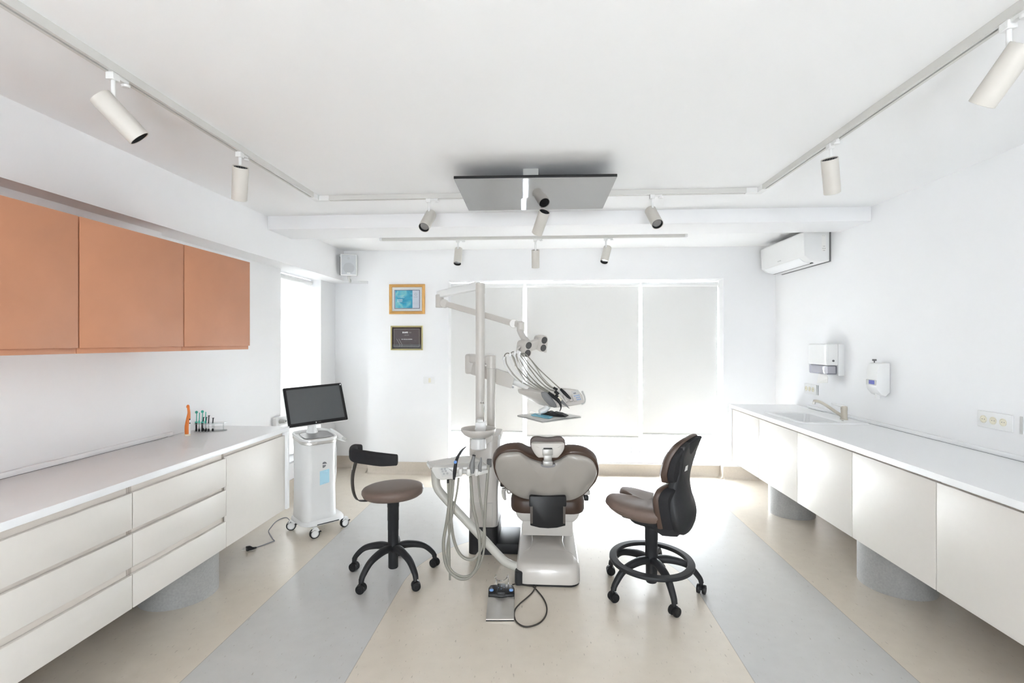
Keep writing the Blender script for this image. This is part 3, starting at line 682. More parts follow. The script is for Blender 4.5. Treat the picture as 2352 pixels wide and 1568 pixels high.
def spot(x, y, d, lab, along, L=.172, r=.038, stem=.062, off=.0):
    d = V(d).normalized(); al = V(along).normalized()
    t = thing('track_spotlight', lab, 'spotlight', (x, y, TZ), 'white tube spotlights on the ceiling tracks')
    a = V((x, y, TZ))
    bm = bmesh.new()
    s = al.cross(V((0,0,1)))
    def ob(o0, o1, w, z0, z1):
        vs = [bm.verts.new(a+al*o+s*v+V((0,0,z))) for o in (o0, o1) for v, z in ((-w,z0),(w,z0),(w,z1),(-w,z1))]
        for f in [(0,1,2,3),(7,6,5,4),(0,4,5,1),(1,5,6,2),(2,6,7,3),(3,7,4,0)]: bm.faces.new([vs[i] for i in f])
    ob(-.016, .062, .0085, -.012, .014); ob(-.019, .014, .015, -.026, .001)
    bmesh.ops.recalc_face_normals(bm, faces=bm.faces); bev(bm, .002, 1)
    add_lathe(bm, [(.0125,0),(.015,.004),(.015,.009),(.010,.011)], a+al*.055+V((0,0,-.023)), (0,0,1), 16)
    fromBM('track_adapter', bm, WHITEP, t)
    cyl('stem', a+V((0,0,-.026)), a+V((0,0,-.026-stem-.012)), .0075, WHITEP, t, n=12)
    j = a+V((0,0,-.026-stem)) # joint touches the rear of the tube
    back = j - d*.022 + (V((0,0,-1))-d*V((0,0,-1)).dot(d)).normalized()*(r*.86) if abs(d.z) < .93 else j+V((0,0,-.006))
    o = back; 
    lathe('lamp_tube', [(r-.003,.006),(r-.003,.0),(r-.001,-.001),(r,.001),(r,L-.001),(r-.002,L),(r-.003,L-.002),(r-.003,L-.022)], o, SPOTM, t, axis=d, n=40, caps=False)
    lathe('rear_heat_sink', [(0,.004),(r-.0035,.004),(r-.0035,.010),(0,.010)], o, DKFAB, t, axis=d, n=32)
    xx, yy, aa = frame_from(d)
    bm = bmesh.new()
    for k in (-2,-1,0,1,2):
        c = o+aa*.003+xx*(k*.011); h = math.sqrt(max(0,(r-.006)**2-(k*.011)**2))
        vs = [bm.verts.new(c+xx*u+yy*v+aa*w) for w in (0,.003) for u, v in ((-.0015,-h),(.0015,-h),(.0015,h),(-.0015,h))]
        for f in [(0,1,2,3),(7,6,5,4),(0,4,5,1),(1,5,6,2),(2,6,7,3),(3,7,4,0)]: bm.faces.new([vs[i] for i in f])
    fromBM('cooling_fins', bm, BLACK, t, smooth=False)
    lathe('black_baffle', [(r-.0032,L-.002),(r-.0032,L-.03),(r-.009,L-.03),(r-.009,L-.012),(r-.0045,L-.0015),(r-.0032,L-.002)], o, BLACK, t, axis=d, n=32)
    lathe('lens', [(0,L-.014),(r-.009,L-.016),(r-.009,L-.022),(0,L-.022)], o, LENSM, t, axis=d, n=32)
yl = V((0,1,0)); xr = V((1,0,0))
spot(XTL, 1.755, (.50,.45,-.72), 'large white tube spotlight nearest the viewer on the left track, tilted to the right', yl)
spot(XTL, 2.53, (-.30,.40,-.87), 'white tube spotlight farther along the left track, pointing down', yl)
spot(XTR, 1.64, (-.20,.62,-.75), 'large white tube spotlight cut by the top right corner of the photo', -yl)
spot(XTR, 2.60, (.30,.40,-.87), 'white tube spotlight farther along the right track, pointing down', -yl)
spot(XY(985,YTC), YTC, (-.13,-.70,-.70), 'white spotlight with its lens showing, left of the ceiling screen', xr)
spot(XY(1499,YTC), YTC, (.12,-.70,-.70), 'white spotlight with its lens showing, right of the ceiling screen', xr)
spot(XY(1245,YTC), YTC, (-.30,.62,-.72), 'white spotlight hanging half behind the ceiling screen, mirrored in it', xr, stem=.075)
spot(XY(1052,4.83), 4.83, (.0,-.45,-.9), 'left spotlight of the three on the track near the window', xr)
spot(XY(1230,4.83), 4.83, (0,.30,-.95), 'middle spotlight of the three on the track near the window, pointing straight down', xr, stem=.075)
spot(XY(1392,4.83), 4.83, (-.25,-.45,-.86), 'right spotlight of the three on the track near the window', xr)
# ------------------------------------------------------------------ ceiling screen
tl = D(1042, 412, 2.85); tr = D(1418, 407, 2.80); br = D(1385, 479, 3.44); bl = D(1076, 484, 3.46)
bl = tl+(br-tr) if False else bl
t = thing('ceiling_screen', 'large flat screen hung face down under the ceiling above the dental chair', 'screen', tuple((tl+br)/2))
Uv = ((tr-tl)+(br-bl)).normalized(); Wv = ((bl-tl)+(br-tr)).normalized(); Nn = Uv.cross(Wv).normalized()
if Nn.z > 0: Nn = -Nn
up = -Nn
prism('screen_body', [p+up*.004 for p in (tl,tr,br,bl)], up*.016, BLACK, t, b=.002)
cen = (tl+tr+br+bl)/4
def ins(p, k=.993): return cen+(p-cen)*k
prism('screen_glass', [ins(p) for p in (tl,tr,br,bl)], up*.004, MIRR, t)
prism('screen_rear_cover', [cen+(p-cen)*.62+up*.019 for p in (tl,tr,br,bl)], up*.03, BLACK, t, b=.008)
mp = atZ(1219, 388, ZC-.001) if False else V((.105-.0, 2.965, ZC))
mx_ = D(1219, 386, 2.955).x
box('mount_column', mx_-.046, mx_+.046, 2.955, 3.04, cen.z+.03, ZC, LGREY, t, b=.003)
box('mount_plate', mx_-.14, mx_+.14, 2.98, 3.26, cen.z+.03, cen.z+.06, BLACK, t, b=.003)
# ------------------------------------------------------------------ swivel stools
def caster(parent, p, az, r=.027, m=CHAR):
    """twin wheel caster; p = floor point, az = heading"""
    c = V((p[0], p[1], r)); ax = V((math.cos(az), math.sin(az), 0)); fw = V((-ax.y, ax.x, 0))
    bm = bmesh.new()
    pts = [(fw*(r*1.02*math.cos(a))+V((0,0,r*1.12*math.sin(a)))) for a in [math.radians(x) for x in range(-25,190,18)]]
    A = [bm.verts.new(c+q+ax*.007) for q in pts]; B = [bm.verts.new(c+q-ax*.007) for q in pts]
    bm.faces.new(A); bm.faces.new(B[::-1])
    for i in range(len(A)): bm.faces.new([A[i], A[(i+1)%len(A)], B[(i+1)%len(A)], B[i]])
    add_lathe(bm, [(.011,0),(.011,.03),(.008,.034)], c+V((0,0,r*.9))-fw*(.004), (0,0,1), 14)
    h = fromBM('caster', bm, m, parent)
    for s in (-1, 1):
        w = lathe('caster_wheel', [(0,0),(r*.55,.0),(r*.9,-.001),(r,.003),(r,.013),(r*.93,.017),(r*.5,.018),(r*.45,.016),(0,.016)], c+ax*(s*.0075), m, h, axis=ax*s, n=28)
def star_base(parent, cx, cy, ph, R, hubz, m, czs=.085, w=.021):
    arms = []
    for k in range(5):
        a = math.radians(ph+72*k); d = V((math.cos(a), math.sin(a), 0)); c = V((cx,cy,0))
        P = [c+d*.018+V((0,0,hubz-.012)), c+d*R*.35+V((0,0,hubz-.006)), c+d*R*.72+V((0,0,hubz-.032)), c+d*(R*.95)+V((0,0,czs+.012)), c+d*(R*1.0)+V((0,0,czs-.022))]
        tube('base_arm', P, [1.25,1.2,1.0,.85,.75], m, parent, sub=6, sec=rrect(w*1.7, w*1.9, w*.7, 3), up=V((-d.y, d.x, 0)))
        caster(parent, c+d*R, a+math.radians([35,-50,80,20,-25][k]), m=BLACK)
SX, SY = -.95, 3.13
t = thing('swivel_stool', 'round taupe swivel stool with a curved black back bar, left of the dental chair', 'stool', (SX, SY, 0))
star_base(t, SX, SY, 28, .27, .185, CHAR)
lathe('gas_column', [(.028,.045),(.031,.05),(.031,.165),(.036,.17),(.0335,.21),(.0335,.285),(.0345,.287),(.0345,.345),(.036,.347),(.036,.43),(.0375,.432),(.0375,.50),(.03,.505)], (SX,SY,0), CHAR, t, n=32)
tilt = V((-.045,.035,1)).normalized(); so = V((SX,SY,.500))
lathe('seat', [(0,-.006),(.13,-.006),(.165,-.003),(.184,.010),(.194,.032),(.193,.046),(.184,.058),(.165,.066),(.13,.070),(.06,.072),(0,.0725)], so, BROWN, t, axis=tilt, n=64)
cyl('seat_plate', so-tilt*.012, so+tilt*.004, .08, BLACK, t)
# curved back bar
ea = V((-.263,.02,0)); eb = V((.08,-.185,0)); O3 = V((SX,SY,.772))
mid = (ea+eb)/2+V((-.5,-.86,0))*.062
arcp = [O3+ea+V((.030,.058,.014)), O3+ea+V((.004,.022,.012)), O3+ea+V((.006,-.022,.008)), O3+ea*.72+eb*.28+V((-.045,-.062,.004)), O3+mid, O3+ea*.25+eb*.75+V((-.012,-.045,0)), O3+eb+V((0,0,0))]
bm = bmesh.new(); add_tube(bm, arcp, [.55,.85,1.0,1.06,1.06,1.04,.85], sub=8, sec=rrect(.050,.078,.0235,5), up=V((0,0,1)))
bmesh.ops.recalc_face_normals(bm, faces=bm.faces); bev(bm, .006, 2, 50)
fromBM('back_bar', bm, DKFAB, t)
ba = math.radians(203); bd = V((math.cos(ba), math.sin(ba), 0)); bt = V((-bd.y, bd.x, 0)); bc0 = V((SX,SY,0))
tube('bracket', [bc0+bd*r_+Z0*z_ for Z0 in (V((0,0,1)),) for r_, z_ in ((.03,.490),(.12,.489),(.185,.488),(.222,.502),(.243,.56),(.246,.65),(.222,.755))], 1, mat('bracket_bronze',(.075,.068,.062),.35,.6), t, sub=6, sec=rrect(.006,.038,.0025,2) , up=V((.74,-.67,0)))
sc0 = bc0+bd*.2475+V((0,0,.700)); prism('sticker', [sc0+bt*a_+V((0,0,1))*b_-bd*(b_*.12) for a_, b_ in ((-.010,-.013),(.010,-.013),(.010,.013),(-.010,.013))], bd*.001, PAPER, t)
# saddle chair on the right
TX, TY = .645, 3.03
f = V((-.84,.54,0)).normalized(); s = V((.54,.84,0)).normalized(); Z = V((0,0,1))
t = thing('saddle_chair', 'brown saddle seat work chair with backrest and black foot ring, right of the dental chair', 'chair', (TX, TY, 0))
star_base(t, TX, TY, 67, .285, .195, CHAR)
lathe('gas_column', [(.030,.05),(.033,.055),(.033,.17),(.038,.175),(.036,.22),(.036,.30),(.0375,.302),(.0375,.37),(.04,.372),(.04,.45)], (TX,TY,0), CHAR, t, n=32)
ro = V((TX+.0, TY+.0, .172))
lathe('foot_ring', [(.206,0),(.244,0),(.247,.004),(.247,.014),(.243,.02),(.208,.022),(.203,.018),(.203,.004),(.206,0)], ro, CHAR, t, axis=V((.02,-.04,1)), n=72)
for k in range(5):
    a = math.radians(67+72*k); d = V((math.cos(a), math.sin(a), 0))
    tube('ring_clip', [V((TX,TY,.165))+d*.19, V((TX,TY,.172))+d*.215], .012, CHAR, t, 8, 1)
def sea(u, w): return V((TX,TY,0))+f*u+s*w
# seat: outline (u forward, w across)
out = [(-.15,-.13),(-.10,-.175),(0,-.195),(.10,-.198),(.18,-.180),(.225,-.135),(.232,-.085),(.205,-.045),(.15,-.018),(.125,0),(.15,.018),(.205,.045),(.232,.085),(.225,.135),(.18,.180),(.10,.198),(0,.195),(-.10,.175),(-.15,.13),(-.165,.06),(-.165,-.06)]
def sbend(u, v, n):
    h = .020*((u)/.2)**2*(1 if u > 0 else .8) + .010*(1-(abs(v)/.19)**2)*(1 if u > 0 else .3)
    return u, v, n + h*min(1, max(0, (n+.09)/.09)) + (.0 if n > -.03 else max(0,u)*.12)
rsolid('seat', out, [(0,-.088),(.5,-.088),(.8,-.080),(.93,-.062),(.995,-.040),(1.0,-.028),(.975,-.012),(.92,-.002),(.82,.003),(.6,.002),(.3,-.003),(0,-.005)], BROWN, t, (V((TX,TY,.525))+f*.01, f, s, Z), sbend, resample=3, cen=(.02,0))
# back cushions, local u across (s), v = height, n behind (-f)
def bcurve(z):  # centre line behind the seat
    pts = [(.42,.115),(.50,.115),(.60,.112),(.67,.122),(.75,.135),(.83,.155),(.90,.190),(.96,.235)]
    for (z0,a),(z1,b_) in zip(pts, pts[1:]):
        if z <= z1: return a+(b_-a)*max(0,(z-z0))/(z1-z0)
    return pts[-1][1]
def bb(off, wrap):
    def g(u, v, n): return u, v, n+off+bcurve(v)-wrap*(u/.19)**2
    return g
bf = (V((TX,TY,0)), s, Z, -f)
rings = [(0,-.022),(.5,-.022),(.8,-.02),(.93,-.012),(1,.002),(1,.018),(.96,.03),(.85,.034),(0,.034)]
upo = [(-.15,.695),(-.175,.74),(-.175,.82),(-.16,.88),(-.125,.925),(-.07,.945),(0,.95),(.07,.945),(.125,.925),(.16,.88),(.175,.82),(.175,.74),(.15,.695),(.10,.682),(0,.68),(-.10,.682)]
loo = [(-.15,.43),(-.17,.50),(-.185,.58),(-.18,.635),(-.14,.662),(-.05,.672),(0,.672),(.05,.672),(.14,.662),(.18,.635),(.185,.58),(.17,.50),(.15,.43),(.07,.425),(-.07,.425)]
rsolid('upper_back_cushion', upo, rings, BROWN2, t, bf, bb(0,.018), resample=3, cen=(0,.81))
rsolid('lower_back_cushion', loo, rings, BROWN2, t, bf, bb(-.004,.03), resample=3, cen=(0,.55))
r2 = [(0,0),(.8,0),(.96,.004),(1,.012),(1,.03),(.95,.042),(0,.046)]
def shrink(o, k, c): return [(c[0]+(x-c[0])*k, c[1]+(y-c[1])*k) for x, y in o]
rsolid('upper_back_panel', shrink(upo,.95,(0,.81)), r2, DKFAB, t, bf, bb(.022,.018), resample=3, cen=(0,.81))
rsolid('lower_back_panel', shrink(loo,.97,(0,.53)), [(0,0),(.8,0),(.96,.004),(1,.012),(1,.05),(.95,.062),(0,.066)], DKFAB, t, bf, bb(.018,.04), resample=3, cen=(0,.53))
spo = [(-.05,.388),(-.10,.41),(-.14,.46),(-.155,.53),(-.145,.60),(-.115,.68),(-.10,.74),(-.115,.80),(-.135,.86),(-.14,.90),(-.11,.925),(0,.935),(.11,.925),(.14,.90),(.135,.86),(.115,.80),(.10,.74),(.115,.68),(.145,.60),(.155,.53),(.14,.46),(.10,.41),(.05,.388)]
def spb(u, v, n):
    z = v; k = .070+.060*math.exp(-((z-.50)/.14)**2)-.012*max(0,min(1,(z-.76)/.14))
    return u, v, n+k+bcurve(v)-.05*(abs(u)/.155)**2.2*max(.06, min(1, (.80-z)/.12))
rsolid('back_shell', spo, [(0,-.045),(.3,-.045),(.5,-.045),(.7,-.045),(.95,-.04),(1,-.03),(1,-.008),(.965,.002),(.9,.006),(.75,.008),(.6,.008),(.45,.008),(.3,.008),(.15,.008),(0,.008)], CHAR, t, bf, spb, resample=3, cen=(0,.62))
rsolid('under_seat_shell', [(-.20,-.10),(-.12,-.14),(.02,-.14),(.10,-.10),(.12,0),(.10,.10),(.02,.14),(-.12,.14),(-.20,.10)], [(0,-.03),(.6,-.03),(.9,-.02),(1,0),(1,.012),(0,.012)], CHAR, t, (V((TX,TY,.437)), f, s, Z), lambda u,v,n: (u,v,n-(.03 if u<-.1 and n<0 else 0)), resample=2)
rsolid('height_lever', rrect(.085,.03,.014), [(.8,0),(1,.003),(1,.006),(.8,.009)], CHAR, t, (V((TX,TY,.435))+f*.10-s*.10, f, s, Z))
cyl('lever_rod', V((TX,TY,.44))+f*.10-s*.10, V((TX,TY,.445))+f*.06-s*.02, .006, CHAR, t)
p = V((TX,TY,.765))-f*(.215)-s*.05
pk = [V((TX,TY,z))+s*u-f*(spb(u,z,.008)[2]+.0030) for u, z in ((-.065,.752),(-.025,.752),(-.025,.782),(-.065,.782))]
prism('sticker', pk, -f*.0006, PAPER, t)
# ------------------------------------------------------------------ dental chair
CX = .03
t = thing('dental_chair', 'brown and cream dental treatment chair seen from behind, facing the window', 'dental chair', (CX, 3.3, 0))
bo = [(u,v) for u,v in rrect(.392, 1.05, .07, 6)]
fr = (V((CX, 3.02+.525, 0)), V((1,0,0)), V((0,1,0)), Z)
def cb(u, v, n):  # base: top falls from hump at rear
    return u*(1-.03*n/.12), v, n
rsolid('base_foot', bo, [(0,0),(.975,0),(.985,.002),(.985,.014)], BLACK, t, fr)
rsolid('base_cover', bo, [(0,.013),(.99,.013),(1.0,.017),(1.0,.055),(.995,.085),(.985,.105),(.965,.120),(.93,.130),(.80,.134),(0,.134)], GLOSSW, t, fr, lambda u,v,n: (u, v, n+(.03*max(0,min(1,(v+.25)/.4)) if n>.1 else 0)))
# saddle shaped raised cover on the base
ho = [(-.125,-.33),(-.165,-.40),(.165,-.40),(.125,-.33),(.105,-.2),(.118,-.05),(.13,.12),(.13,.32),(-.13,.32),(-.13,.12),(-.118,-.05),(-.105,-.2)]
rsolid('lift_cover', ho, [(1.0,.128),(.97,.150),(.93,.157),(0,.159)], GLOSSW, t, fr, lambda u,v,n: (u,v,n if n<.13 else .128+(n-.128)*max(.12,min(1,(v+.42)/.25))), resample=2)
lathe('round_port', [(.0125,0),(.0125,.002),(0,.002)], (CX+.0, 3.0225, .040), BLACK, t, axis=(0,-1,0), n=24)
lathe('cable_port', [(.006,0),(.006,.006),(0,.006)], (CX-.085, 3.0265, .014), BLACK, t, axis=(0,-1,0), n=12)
rsolid('corner_insert', rrect(.05,.08,.02), [(0,.0),(1,.0),(1,.072),(.8,.08),(0,.08)], CHAR, t, (V((CX-.176,3.058,.008)), V((1,0,0)), V((0,1,0)), Z))
box('lift_column', CX-.06, CX+.06, 3.50, 3.78, .15, .25, WHITEP, t, b=.015)
box('seat_carrier', CX-.168, CX+.168, 3.34, 3.92, .187, .286, CREAMP, t, b=.006)
pan = [(-.17,0),(.17,0),(.205,.055),(-.205,.055)]
bm = bmesh.new()
sec = [(-.172,.283),(.172,.283),(.20,.31),(.215,.345),(-.215,.345),(-.20,.31)]
A = [bm.verts.new((CX+a, 3.33, z)) for a, z in sec]; B = [bm.verts.new((CX+a, 4.05, z)) for a, z in sec]
bm.faces.new(A); bm.faces.new(B[::-1])
for i in range(6): bm.faces.new([A[i], A[(i+1)%6], B[(i+1)%6], B[i]])
bmesh.ops.recalc_face_normals(bm, faces=bm.faces); bev(bm, .01, 3)
fromBM('seat_pan', bm, CREAMP, t)
rsolid('seat_cushion', rrect(.495,.80,.09,6), [(0,0),(.9,0),(.97,.008),(1,.03),(1,.085),(.975,.105),(.93,.115),(0,.118)], BROWN2, t, (V((CX,3.30+.40,.335)), V((1,0,0)), V((0,1,0)), Z))
rsolid('leg_cushion', rrect(.44,.95,.12,6), [(0,0),(.9,0),(.97,.008),(1,.03),(1,.06),(.975,.075),(.93,.08),(0,.082)], BROWN2, t, (V((CX,4.10+.38,.375)), V((1,0,0)), V((0,1,0)), Z))
box('leg_support', CX-.12, CX+.12, 4.0, 4.7, .33, .376, CREAMP, t, b=.015)
# backrest plane through hinge line and top line
b0 = D(1259, 1172, 3.28); b1 = D(1259, 1033, 3.02)
bU = V((CS,SN,0)); bW = (b1-b0).normalized(); bN = bU.cross(bW).normalized()   # bN towards the viewer?
if bN.y > 0: bN = -bN
def onplane(px, py, off=0.0):
    o = V((0,0,HC)); d = D(px, py, 1.0)-o; P0 = b0+bN*off
    k = (P0-o).dot(bN)/d.dot(bN); h = o+d*k-P0
    return h.dot(bU), h.dot(bW)
def cropo(L, off=0.0): return [onplane(1120+x/6.032, 980+y/6.032, off) for x, y in L]
cush = [(102,500),(125,430),(195,365),(290,328),(400,316),(480,325),(560,362),(650,398),(740,425),(835,440),(930,428),(1030,398),(1120,352),(1200,330),(1320,325),(1435,348),(1520,400),(1562,460),(1578,540),(1568,620),(1530,720),(1470,800),(1395,885),(1300,965),(1200,1015),(1060,1040),(840,1050),(600,1035),(480,1005),(380,960),(300,895),(220,820),(160,730),(115,620)]
shel = [(137,590),(152,505),(210,432),(290,402),(400,395),(490,402),(555,440),(630,485),(715,515),(835,535),(950,518),(1040,486),(1115,438),(1190,414),(1330,414),(1440,440),(1508,492),(1542,570),(1543,640),(1500,740),(1400,872),(1300,955),(1190,1015),(1080,1045),(845,1062),(595,1040),(460,1000),(335,918),(235,822),(172,730)]
cc = onplane(1120+840/6.032, 980+700/6.032)
fb = (b0, bU, bW, bN)
co_ = cropo(cush)
def cbend(u, v, n): return u, v, n-.05*((u-cc[0])/.3)**2*-1*.3
rsolid('backrest_cushion', co_, [(0,-.075),(.6,-.078),(.85,-.085),(.93,-.083),(.98,-.07),(1.0,-.05),(1.0,-.025),(.985,-.006),(.95,.0),(0,.0)], BROWN2, t, fb, cbend, resample=3, cen=cc)
so_ = cropo(shel, .03)
def shb(u, v, n): 
    return u, v, n-.014*math.exp(-((abs(u-cc[0])-.10)/.05)**2)*(1 if n > .015 else 0)+.05*((u-cc[0])/.3)**2*.3
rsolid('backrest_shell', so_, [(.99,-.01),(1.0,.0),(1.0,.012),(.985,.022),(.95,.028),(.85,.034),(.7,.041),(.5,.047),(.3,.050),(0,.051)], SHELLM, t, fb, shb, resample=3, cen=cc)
# hinge cover
hc = [(575,975),(600,962),(1075,965),(1092,985),(1092,1100),(1078,1110),(1078,1372),(1055,1376),(960,1400),(840,1408),(720,1400),(610,1372),(590,1365),(588,1110),(575,1095)]
H = [D(1120+x/6.032, 980+y/6.032, 3.13) for x, y in hc]
prism('hinge_cover', H, V((0,.10,0)), BLACK, t, b=.006, seg=2)
for xs in ((590,625),(1045,1078)):
    P = [D(1120+x/6.032, 980+y/6.032, 3.128) for x, y in ((xs[0],1105),(xs[1],1105),(xs[1],1340),(xs[0],1340))]
    prism('cover_edge_strip', P, V((0,.003,0)), mat('dark_bronze',(.07,.055,.045),.45), t)
# headrest
hd = 2.97
def hp(L, d): return [D(1120+x/6.032, 980+y/6.032, d) for x, y in L]
ho = [(588,210),(600,172),(640,145),(700,140),(760,150),(835,156),(910,150),(970,140),(1030,146),(1068,175),(1080,215),(1078,270),(1060,320),(1010,370),(940,405),(835,415),(730,405),(660,370),(610,310),(592,260)]
so2 = [(605,240),(630,218),(700,216),(835,222),(960,218),(1040,220),(1066,245),(1062,300),(1040,350),(1005,395),(970,425),(920,430),(835,432),(750,428),(700,425),(660,385),(625,330),(606,280)]
def rel(L, d, c):
    C = D(1120+c[0]/6.032, 980+c[1]/6.032, d)
    out = []
    for x, y in L: q = D(1120+x/6.032, 980+y/6.032, d)-C; out.append((q.dot(bU), q.z))
    return C, out
C, o_ = rel(ho, hd+.03, (835,270))
rsolid('headrest_cushion', o_, [(0,-.05),(.7,-.052),(.9,-.055),(.98,-.045),(1.0,-.025),(1,-.01),(.96,0),(0,0)], BROWN2, t, (C, bU, Z, V((SN,-CS,0))), None, resample=3, cen=(0,0))
C, o_ = rel(so2, hd, (835,320))
rsolid('headrest_shell', o_, [(.99,-.035),(1.0,-.012),(.985,.0),(.93,.008),(.7,.016),(.4,.019),(0,.02)], CREAMP, t, (C, bU, Z, V((SN,-CS,0))), None, resample=3, cen=(0,0))
crescent = [(620,225),(1050,222),(1040,250),(980,285),(835,302),(700,288),(640,255)]
C, o_ = rel(crescent, hd-.008, (835,255))
rsolid('headrest_lip', o_, [(1,-.004),(1,.008),(.9,.012),(0,.012)], CREAMP, t, (C, bU, Z, V((SN,-CS,0))), None, cen=(0,.002))
boxes_ = []
def dbox(nm, a, b, c, d_, dep, th, m, bv=.003, lab=None, par=None):
    P = [D(1120+x/6.032, 980+y/6.032, dep) for x, y in ((a,d_),(b,d_),(b,c),(a,c))]
    return prism(nm, P, V((-SN,CS,0))*th, m, par or t, b=bv, label=lab)
BR = mat('bracket_grey', (.36,.35,.33), .35, .3)
dbox('headrest_bracket', 762, 905, 310, 398, 2.938, .03, BR)
dbox('headrest_bracket', 780, 890, 395, 480, 2.945, .03, BR)
dbox('headrest_bracket', 766, 905, 475, 545, 2.95, .04, BR, .006)
dbox('bracket_slot', 775, 895, 296, 312, 2.94, .02, BLACK, .001)
P = hp([(738,518),(940,518),(938,545),(905,562),(838,572),(770,562),(740,545)], 2.965)
prism('bracket_recess', P, V((0,.03,0)), INKG, t, b=.004)
# arm supports
dbox('armrest', 175, 290, 760, 840, 3.45, .22, BLACK, .01)
tube('armrest_bracket', [D(1120+225/6.032, 980+845/6.032, 3.47), D(1120+222/6.032, 980+920/6.032, 3.47), D(1120+235/6.032, 980+990/6.032, 3.47), D(1120+262/6.032, 980+1000/6.032, 3.47)], [.016,.017,.013,.008], CREAMP, t, 8)
tube('armrest_bracket', [D(1120+262/6.032, 980+850/6.032, 3.48), D(1120+285/6.032, 980+915/6.032, 3.48), D(1120+330/6.032, 980+905/6.032, 3.48)], .008, CREAMP, t, 8)
dbox('armrest_bracket', 1340, 1422, 880, 948, 3.45, .10, CREAMP, .006)
dbox('armrest_bracket', 1340, 1402, 955, 1028, 3.45, .08, BLACK, .006)
# ------------------------------------------------------------------ dental unit (column)
t = thing('dental_unit', 'cream dental unit column on a black plinth with bowl and lamp pole, beside dental chair', 'dental unit', (-.42, 3.6, 0))
tx0, tx1, ty0, ty1 = D(1077,1000,3.5).x, D(1143,1000,3.5).x, 3.46, 3.78
rsolid('plinth', rrect(tx1-tx0+.006, ty1-ty0+.006, .04), [(0,0),(1,0),(1,.190),(0,.190)], BLACK, t, (V(((tx0+tx1)/2,(ty0+ty1)/2,0)), V((1,0,0)), V((0,1,0)), Z))
box('floor_box', tx1-.02, -.165, 3.47, 3.80, 0, .075, CHAR, t, b=.012)
rsolid('column_cover', rrect(tx1-tx0, ty1-ty0, .045, 6), [(0,.19),(1,.19),(1,.80),(.97,.82),(0,.825)], CREAMP, t, (V(((tx0+tx1)/2,(ty0+ty1)/2,0)), V((1,0,0)), V((0,1,0)), Z))
tube('service_door', [(tx0+.03,ty0-.0006,.36),(tx1-.035,ty0-.0006,.36),(tx1-.035,ty0-.0006,.20)], .0012, LGREY, t, 4, 1)
lathe('door_lock', [(.004,0),(.004,.002),(0,.002)], (tx0+.105, ty0, .352), STEEL, t, axis=(0,-1,0), n=12)
def P_(x, y): return (x, y)
top = rsolid('column_top', rrect(.17,.22,.05), [(0,0),(1,0),(1,.03),(.92,.045),(0,.048)], CREAMP, t, (V((tx1-.06,3.60,.79)), V((1,0,0)), V((0,1,0)), Z))
box('side_housing', tx1-.01, tx1+.018, 3.50, 3.62, .60, .825, WHITEP, t, b=.01)
dk = D(1122, 1066, 3.43); box('grey_holder', dk.x-.014, dk.x+.018, 3.43, 3.462, dk.z-.026, dk.z+.028, GREYP, t, b=.004)
# cuspidor
bc = D(1099, 985, 3.32); bc.z = .895
bb_ = lathe('cuspidor_bowl', [(0,-.052),(.03,-.052),(.07,-.046),(.098,-.030),(.112,-.010),(.116,.006),(.1155,.010),(.111,.008),(.106,-.006),(.092,-.022),(.06,-.034),(.02,-.039),(0,-.040)], bc, CREAMP, t, n=64)
lathe('bowl_collar', [(.038,-.062),(.04,-.05)], bc, LGREY, t, n=32)
lathe('bowl_neck', [(.045,-.128),(.052,-.12),(.050,-.07),(.044,-.058)], bc, WHITEP, t, n=40)
prism('bowl_bracket', [D(1110,1004,3.34), D(1132,1000,3.42), D(1131,1013,3.42), D(1121,1018,3.38), D(1113,1028,3.34)], V((-.02,.10,0)), CREAMP, t, b=.006)
box('cup_filler', bc.x-.032, bc.x+.040, bc.y+.06, bc.y+.15, .865, .935, WHITEP, t, b=.012)
cyl('cup_filler_neck', (bc.x+.004, bc.y+.085, .93), (bc.x+.004, bc.y+.085, .952), .030, WHITEP, t, b=.005)
tube('water_spout', [(bc.x+.028,bc.y+.06,.94),(bc.x+.028,bc.y+.055,1.03),(bc.x+.028,bc.y+.055,1.065),(bc.x+.020,bc.y+.04,1.072),(bc.x+.008,bc.y+.03,1.068)], [.0045,.004,.004,.005,.006], CHROME, t, 8)
tube('bowl_rinse_spout', [(bc.x-.022,bc.y+.07,.885),(bc.x-.024,bc.y+.055,.900),(bc.x-.024,bc.y+.038,.888)], .006, WHITEP, t, 8)
# lamp pole
lp = D(1103, 800, 3.56); lx, ly = lp.x, lp.y
cyl('lamp_pole', (lx,ly,.82), (lx,ly,D(1103,675,3.56).z), .0325, CREAMP, t, n=40)
cyl('pole_cap', (lx,ly,D(1103,676,3.56).z), (lx,ly,D(1103,650,3.56).z), .0335, CREAMP, t, n=40, b=.004)
boxes('pole_seam', [(lx-.0335,lx-.0325,ly-.002,ly+.002,1.0,1.7)], LGREY, t) if False else None
# second post carrying the doctor's arm
qp = D(1128, 850, 3.66); qx, qy = qp.x, qp.y
cyl('arm_post', (qx,qy,.82), (qx,qy,D(1128,846,3.66).z+.004), .031, CREAMP, t, n=36)
